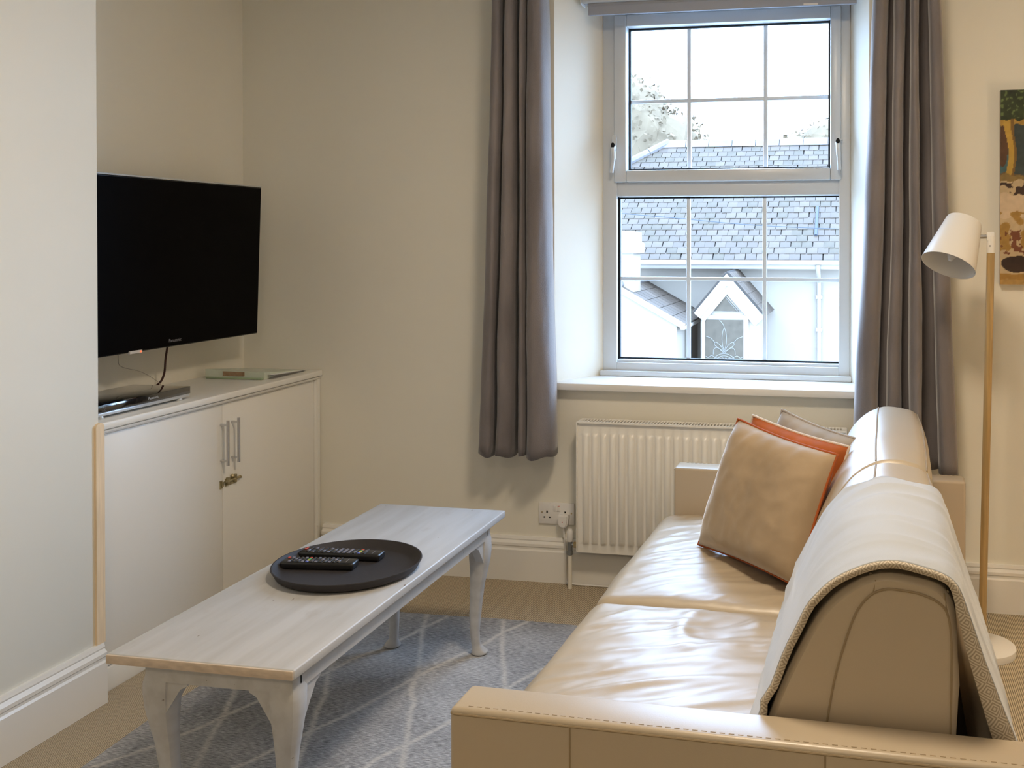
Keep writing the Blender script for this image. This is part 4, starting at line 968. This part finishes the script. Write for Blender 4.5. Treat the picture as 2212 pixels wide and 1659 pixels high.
# slates: one mesh for each tone, shared by all pieces
sw, sg, st_ = 0.180, 0.128, 0.005
ang = math.atan(SLP)
def slate_mesh(name, m_):
    me = bpy.data.meshes.new(name); h = sw / 2 - 0.0055; l = sg / math.cos(ang) + 0.03
    c, s_ = math.cos(ang), math.sin(ang)
    def P(a, b2, n_): return (a, b2 * c - n_ * s_, b2 * s_ + n_ * c)
    v = [P(-h, 0, 0.002), (P(h, 0.003, 0.002)), P(h, l, -0.010), P(-h, l, -0.010), P(-h, 0, 0.002 + st_), P(h, 0.003, 0.002 + st_), P(h, l, 0.0), P(-h, l, 0.0)]
    me.from_pydata(v, [], [(0, 3, 2, 1), (4, 5, 6, 7), (0, 1, 5, 4), (1, 2, 6, 5), (2, 3, 7, 6), (3, 0, 4, 7)]); me.materials.append(M[m_]); return me
sm_ = [slate_mesh('slate', q) for q in ('slate', 'slate_pale', 'slate_mossy')]
rn = random.Random(3)
far_ = [MB(), MB(), MB()]
off = house.location
nrow = int((RYD - 0.06 - EY) / sg); count = 0
hoff = Vector(house.location)
for i in range(nrow):
    y_ = EY - 0.02 + i * sg; z_ = rz_(y_) + 0.012
    xl_ = HX0 + (HIPX - HX0) * (y_ - EY) / (RYD - EY) + 0.12
    n = int((HX1 - 0.2 - xl_) / sw)
    k0 = math.ceil((xl_ - (i % 2) * sw / 2) / sw)
    for k in range(k0, k0 + n):
        x_ = k * sw + (i % 2) * sw / 2 + rn.uniform(-0.006, 0.006)
        w_ = 0 if rn.random() < 0.5 else (1 if rn.random() < 0.6 else 2)
        if i < 12 and -4.42 < x_ < -0.20:
            o = bpy.data.objects.new('slate', sm_[w_]); COL.objects.link(o); o.parent = roof
            o.location = (x_, y_ + rn.uniform(-0.004, 0.004), z_ + rn.uniform(0, 0.002)); count += 1
        else:
            me = sm_[w_]; far_[w_].add([(v.co.x + x_, v.co.y + y_, v.co.z + z_ + rn.uniform(0, 0.003)) for v in me.vertices], [tuple(p.vertices) for p in me.polygons])
for q, m_ in zip(far_, ('slate', 'slate_pale', 'slate_mossy')):
    o = q.build('slates', m_, roof, 0, fix=False); o['kind'] = 'stuff'
for x_ in np.arange(HIPX - 0.1, HX1 - 0.5, 0.45):
    MB().prism([(RYD - 0.16, RZD - 0.09), (RYD - 0.07, RZD + 0.035), (RYD, RZD + 0.06), (RYD + 0.07, RZD + 0.035), (RYD + 0.16, RZD - 0.09)], 0, x_, x_ + 0.44).build('ridge_tile', 'ridge_tile', roof, 0)
hip0 = Vector((HX0, EY, EZ)); hip1 = Vector((HIPX, RYD, RZD + 0.03))
for i in range(10):
    a = hip0.lerp(hip1, i / 10); c = hip0.lerp(hip1, (i + 0.97) / 10)
    MB().tube([a, c], 0.075, 8).build('hip_tile', 'ridge_tile', roof)
MB().prism([(12.49, 0.968), (12.59, 0.968), (12.59, 1.030), (12.58, 1.030), (12.578, 0.985), (12.502, 0.985), (12.50, 1.034), (12.49, 1.034)], 0, HX0, HX1).build('gutter', 'exterior_white', house, 0)
MB().box(HX0 + 0.02, HX1 - 0.02, 12.59, 12.62, 0.90, 1.02).build('fascia', 'exterior_white', house, 0)
MB().box(HX0 + 0.02, HX1 - 0.02, 12.615, 13.0, 0.885, 0.905).build('soffit', 'exterior_white', house, 0)
dn_ = MB().tube([(-0.705, 12.54, 0.97), (-0.705, 12.60, 0.85), (-0.705, 12.93, 0.66), (-0.705, 12.93, GZ)], 0.036, 12)
do = dn_.build('downpipe', 'exterior_white', house)
for z_ in (0.42, -0.12): MB().box(-0.76, -0.65, 12.89, 12.99, z_ - 0.03, z_ + 0.03, 0.01).build('pipe_clip', 'exterior_white', do)
MB().box(-0.785, -0.745, 13.06, 13.07, 1.40, 1.41)
vs_ = MB(); a = Vector((-0.765, 13.075, rz_(13.075) + 0.03)); c = Vector((-0.765, 13.70, rz_(13.70) + 0.03)); vs_.tube([a, c], 0.028, 8); vs_.build('flashing_strip', 'lead_grey', roof)
# porch
AXp, AZp = -2.055, 0.835
gp = [(-2.47, GZ), (-1.575, GZ), (-1.575, 0.20), (AXp, 0.70), (-2.47, 0.24)]
po_ = MB().prism([(-2.47, GZ), (-1.56, GZ), (-1.56, 0.23), (AXp, AZp - 0.03), (-2.47, 0.29)], 1, 11.62, 12.99).build('porch', 'render_white', house, 0)
po_['label'] = 'white gabled porch with a stained-glass door'
for (x_, z_, nm) in ((-2.56, 0.225, 'l'), (-1.475, 0.175, 'r')):
    d = Vector((AXp - x_, 0, AZp - z_)).normalized(); n_ = Vector((-d.z, 0, d.x)) * (1 if nm == 'l' else -1)
    def strip(y0, y1, t0, t1, mname, pname, par):
        p0 = Vector((x_, 0, z_))
        def mitre(t):
            q = p0 + n_ * t; k = (AXp - q.x) / d.x; return ((q + d * k).x, (q + d * k).z)
        b2 = MB(); b2.prism([((p0 + n_ * t0).x, (p0 + n_ * t0).z), mitre(t0), mitre(t1), ((p0 + n_ * t1).x, (p0 + n_ * t1).z)], 1, y0, y1)
        return b2.build(pname, mname, par, 0)
    strip(11.53, 11.58, -0.115, 0.005, 'exterior_white', 'bargeboard', po_)
    strip(11.56, 11.62, -0.20, -0.10, 'exterior_white', 'gable_moulding', po_)
    rs_ = strip(11.55, 13.0, 0.0, 0.03, 'roof_felt', 'roof_slope', po_)
    for r_ in range(4):
        for c_ in range(7):
            t0 = r_ / 4; p = Vector((x_, 0, z_)).lerp(Vector((AXp, 0, AZp)), t0 + 0.12) + n_ * 0.038
            L3 = (Vector((AXp, 0, AZp)) - Vector((x_, 0, z_))).length / 4 * 1.02
            mt = Matrix.Translation((p.x, 11.66 + c_ * 0.2, p.z)) @ Matrix((d, Vector((0, 1, 0)), d.cross(Vector((0, 1, 0))))).transposed().to_4x4()
            MB().box(-L3 / 2 * 0.96, L3 / 2 * 0.96, -0.092, 0.092, -0.006, 0.006, 0, 1, mt).build('slate', 'slate' if (r_ + c_) % 2 else 'slate_pale', po_, 0)
MB().add([(-2.36, 11.600, 0.245), (-1.845, 11.600, 0.245), (-2.10, 11.600, 0.545), (-2.36, 11.64, 0.245), (-1.845, 11.64, 0.245), (-2.10, 11.64, 0.545)], [(0, 1, 2), (3, 5, 4), (0, 1, 4, 3), (1, 2, 5, 4), (2, 0, 3, 5)]).build('gable_frame', 'exterior_white', po_, 0)
tg = MB().add([(-2.342, 11.593, 0.258), (-1.860, 11.593, 0.258), (-2.098, 11.593, 0.520), (-2.342, 11.61, 0.258), (-1.860, 11.61, 0.258), (-2.098, 11.61, 0.520)], [(0, 1, 2), (3, 5, 4), (0, 1, 4, 3), (1, 2, 5, 4), (2, 0, 3, 5)]).build('gable_pane', 'stained_glass', po_, 0)
MB().tube([(-2.30, 11.59, 0.262), (-2.095, 11.59, 0.487), (-1.892, 11.59, 0.262)], 0.006, 5).build('leading', 'lead_came', po_)
dr = MB(); rect_frame(dr, -2.45, -1.72, GZ + 0.05, 0.20, 0.05, 0.05, 0.05, 0.06, 11.585, 11.63, 0.004); dro = dr.build('door_frame', 'exterior_white', po_)
MB().box(-2.41, -1.76, 11.598, 11.625, GZ + 0.06, 0.16).build('door', 'exterior_white', po_, 0)
dg = MB().box(-2.407, -1.803, 11.588, 11.60, -0.80, 0.129).build('door_pane', 'stained_glass', po_, 0)
le = MB(); cxg, yg = -2.098, 11.585; zr = -0.455
def arc(cx, cz, rx_, rz2, a0, a1, n=14): return [(cx + rx_ * math.cos(a), yg, cz + rz2 * math.sin(a)) for a in np.linspace(a0, a1, n)]
def cut(path): return [p for p in path if -2.405 < p[0] < -1.805 and p[2] < 0.127]
for r_ in (0.165, 0.20): le.tube(arc(cxg, zr - 0.02 - 0.12, r_, r_ * 1.0, 0, math.pi, 18), 0.005, 5)
le.tube(arc(cxg - 0.035, -0.17, 0.07, 0.20, -math.pi / 2 + 0.5, math.pi / 2 - 0.5), 0.005, 5); le.tube(arc(cxg + 0.035, -0.17, 0.07, 0.20, math.pi / 2 + 0.5, 3 * math.pi / 2 - 0.5), 0.005, 5)
for s_ in (-1, 1):
    le.tube(catmull([(cxg, yg, -0.37), (cxg + s_ * 0.06, yg, -0.27), (cxg + s_ * 0.13, yg, -0.22), (cxg + s_ * 0.155, yg, -0.25), (cxg + s_ * 0.12, yg, -0.29), (cxg, yg, -0.37)], 5), 0.005, 5)
    le.tube(catmull([(cxg, yg, -0.39), (cxg + s_ * 0.10, yg, -0.31), (cxg + s_ * 0.16, yg, -0.33), (cxg + s_ * 0.17, yg, -0.41)], 5), 0.005, 5)
    le.tube(catmull([(cxg + s_ * 0.13, yg, -0.46), (cxg + s_ * 0.20, yg, -0.43), (cxg + s_ * 0.25, yg, -0.46), (cxg + s_ * 0.29, yg, -0.44)], 5), 0.005, 5)
    le.tube(catmull([(cxg + s_ * 0.15, yg, -0.22), (cxg + s_ * 0.21, yg, -0.16), (cxg + s_ * 0.285, yg, -0.13)], 5), 0.005, 5)
    for k in range(3): le.tube(arc(cxg + s_ * 0.05 * (k + 0.5), -0.53, 0.03, 0.07, 0, math.pi, 9), 0.004, 5)
le.tube(catmull([(cxg - 0.075, yg, 0.125), (cxg - 0.02, yg, 0.06), (cxg, yg, 0.01)], 5), 0.005, 5)
le.build('leading', 'lead_came', po_)
# side wing with its own slate slope and chimney
wp = [(-5.2, GZ), (-2.74, GZ), (-2.74, 0.09), (-3.62, 0.60), (-5.2, -0.2)]
wg = MB().prism(wp, 1, 11.02, 12.98).build('side_wing', 'render_white', house, 0)
wg['label'] = 'white side wing with a short slate slope and chimney'
p0 = Vector((-2.60, 0, 0.095)); p1 = Vector((-3.63, 0, 0.665)); d = (p1 - p0).normalized(); n_ = Vector((d.z * -1, 0, d.x)) * -1
if n_.z < 0: n_ = -n_
def wq(p, t): q = p + n_ * t; return (q.x, q.z)
wr_ = MB().prism([wq(p0, -0.03), wq(p1, -0.03), wq(p1, 0.0), wq(p0, 0.0)], 1, 10.96, 13.0).build('roof_slope', 'roof_felt', wg, 0)
MB().prism([wq(p0, -0.07), wq(p1, -0.07), wq(p1, 0.012), wq(p0, 0.012)], 1, 10.92, 10.965).build('verge_board', 'exterior_white', wg, 0)
LL = (p1 - p0).length
for r_ in range(5):
    for c_ in range(8):
        p = p0.lerp(p1, (r_ + 0.5) / 5) + n_ * 0.008
        mt = Matrix.Translation((p.x, 11.09 + c_ * 0.25, p.z)) @ Matrix((d, Vector((0, 1, 0)), d.cross(Vector((0, 1, 0))))).transposed().to_4x4()
        MB().box(-LL / 10 * 0.96, LL / 10 * 0.96, -0.117, 0.117, -0.006, 0.007, 0, 1, mt).build('slate', 'slate' if (r_ * 3 + c_) % 3 else 'slate_pale', wg, 0)
for c_ in range(5):
    MB().tube([(p1.x, 10.95 + c_ * 0.41, p1.z + 0.02), (p1.x, 10.95 + c_ * 0.41 + 0.40, p1.z + 0.02)], 0.06, 8).build('ridge_tile', 'ridge_tile', wg)
MB().box(-2.68, -2.60, 10.95, 13.0, 0.015, 0.085, 0.02).build('gutter', 'exterior_white', wg)
chn = MB(); chn.box(-3.95, -3.425, 11.1, 11.6, 0.30, 1.17, 0.01); chn.build('chimney_stack', 'render_white', wg)
MB().prism([(-3.99, 1.16), (-3.375, 1.16), (-3.365, 1.30), (-3.415, 1.335), (-3.415, 1.475), (-3.56, 1.505), (-3.99, 1.505)], 1, 11.05, 11.65).build('chimney_cap', 'render_white', wg, 0)
# telephone wire
tag(MB().tube(catmull([(-7.0, 8.6, 2.05), (-2.591, 8.0, 1.661), (-0.87, 8.0, 1.517), (2.5, 8.0, 1.40)], 8), 0.005, 5).build('telephone_wire', 'lead_grey', None, 180), 'thin dark telephone wire crossing in front of the slate roof', 'wire')
# trees beyond the roofs
def tree(name, label, cx, cy, blobs, trunk_h, k):
    t = thing(name, label, 'tree', (cx, cy, GZ), group='trees beyond the roofs')
    rn_ = random.Random(k); v = []; f = []
    core = MB()
    for (bx_, bz_, br_) in blobs:
        b2 = bmesh.new(); bmesh.ops.create_icosphere(b2, subdivisions=3, radius=br_ * 0.9)
        vv = [(q.co.x * (1 + 0.22 * noise.noise(q.co * 1.1)) + cx + bx_, q.co.y * (1 + 0.22 * noise.noise(q.co * 1.1 + Vector((5, 0, 0)))) + cy, q.co.z * (1 + 0.22 * noise.noise(q.co * 0.9)) + bz_) for q in b2.verts]
        b2.verts.index_update(); core.add(vv, [tuple(x.index for x in q.verts) for q in b2.faces]); b2.free()
        for _ in range(int(700 * br_ * br_ / 4)):
            th = rn_.uniform(0, 2 * math.pi); ph = math.acos(rn_.uniform(-1, 1)); rr2 = br_ * rn_.uniform(0.86, 1.12)
            p = Vector((math.sin(ph) * math.cos(th), math.sin(ph) * math.sin(th), math.cos(ph))) * rr2 + Vector((cx + bx_, cy, bz_))
            a = Vector((rn_.gauss(0, 1), rn_.gauss(0, 1), rn_.gauss(0, 1))).normalized(); c = a.cross(Vector((rn_.gauss(0, 1), rn_.gauss(0, 1), rn_.gauss(0, 1)))).normalized()
            s_ = rn_.uniform(0.07, 0.15); o = len(v); v += [p - a * s_, p + c * s_ * 0.6, p + a * s_, p - c * s_ * 0.6]; f.append((o, o + 1, o + 2, o + 3))
    core.v += []
    cr = MB(); cr.add(core.v, core.f); cr.add(v, f); cr.build('crown', 'leaf_pale', t, 0, fix=False)['kind'] = 'stuff'
    MB().tube([(cx, cy, GZ), (cx + 0.1, cy, blobs[0][1] - blobs[0][2] * 0.5)], [0.30, 0.2], 10).build('trunk', 'bark', t)
tree('tall_tree', 'tall pale misty tree rising left of the slate roof hip', -9.6, 38, [(0, 5.3, 2.3), (0.1, 6.6, 1.6), (1.3, 5.0, 1.9), (-1.5, 4.6, 2.3), (2.5, 3.7, 1.8)], 3, 1)
tree('round_tree', 'low rounded misty tree behind the roof ridge', -1.2, 38, [(0, 4.9, 1.5), (-1.2, 4.5, 1.3), (1.3, 4.6, 1.5), (-2.3, 4.0, 1.3)], 3, 2)
tree('round_tree', 'misty tree farther along behind the roof ridge', 5.5, 42, [(0, 4.6, 1.8), (-1.6, 4.0, 1.6), (1.7, 4.0, 1.6)], 3, 3)
print('slates as parts', count)
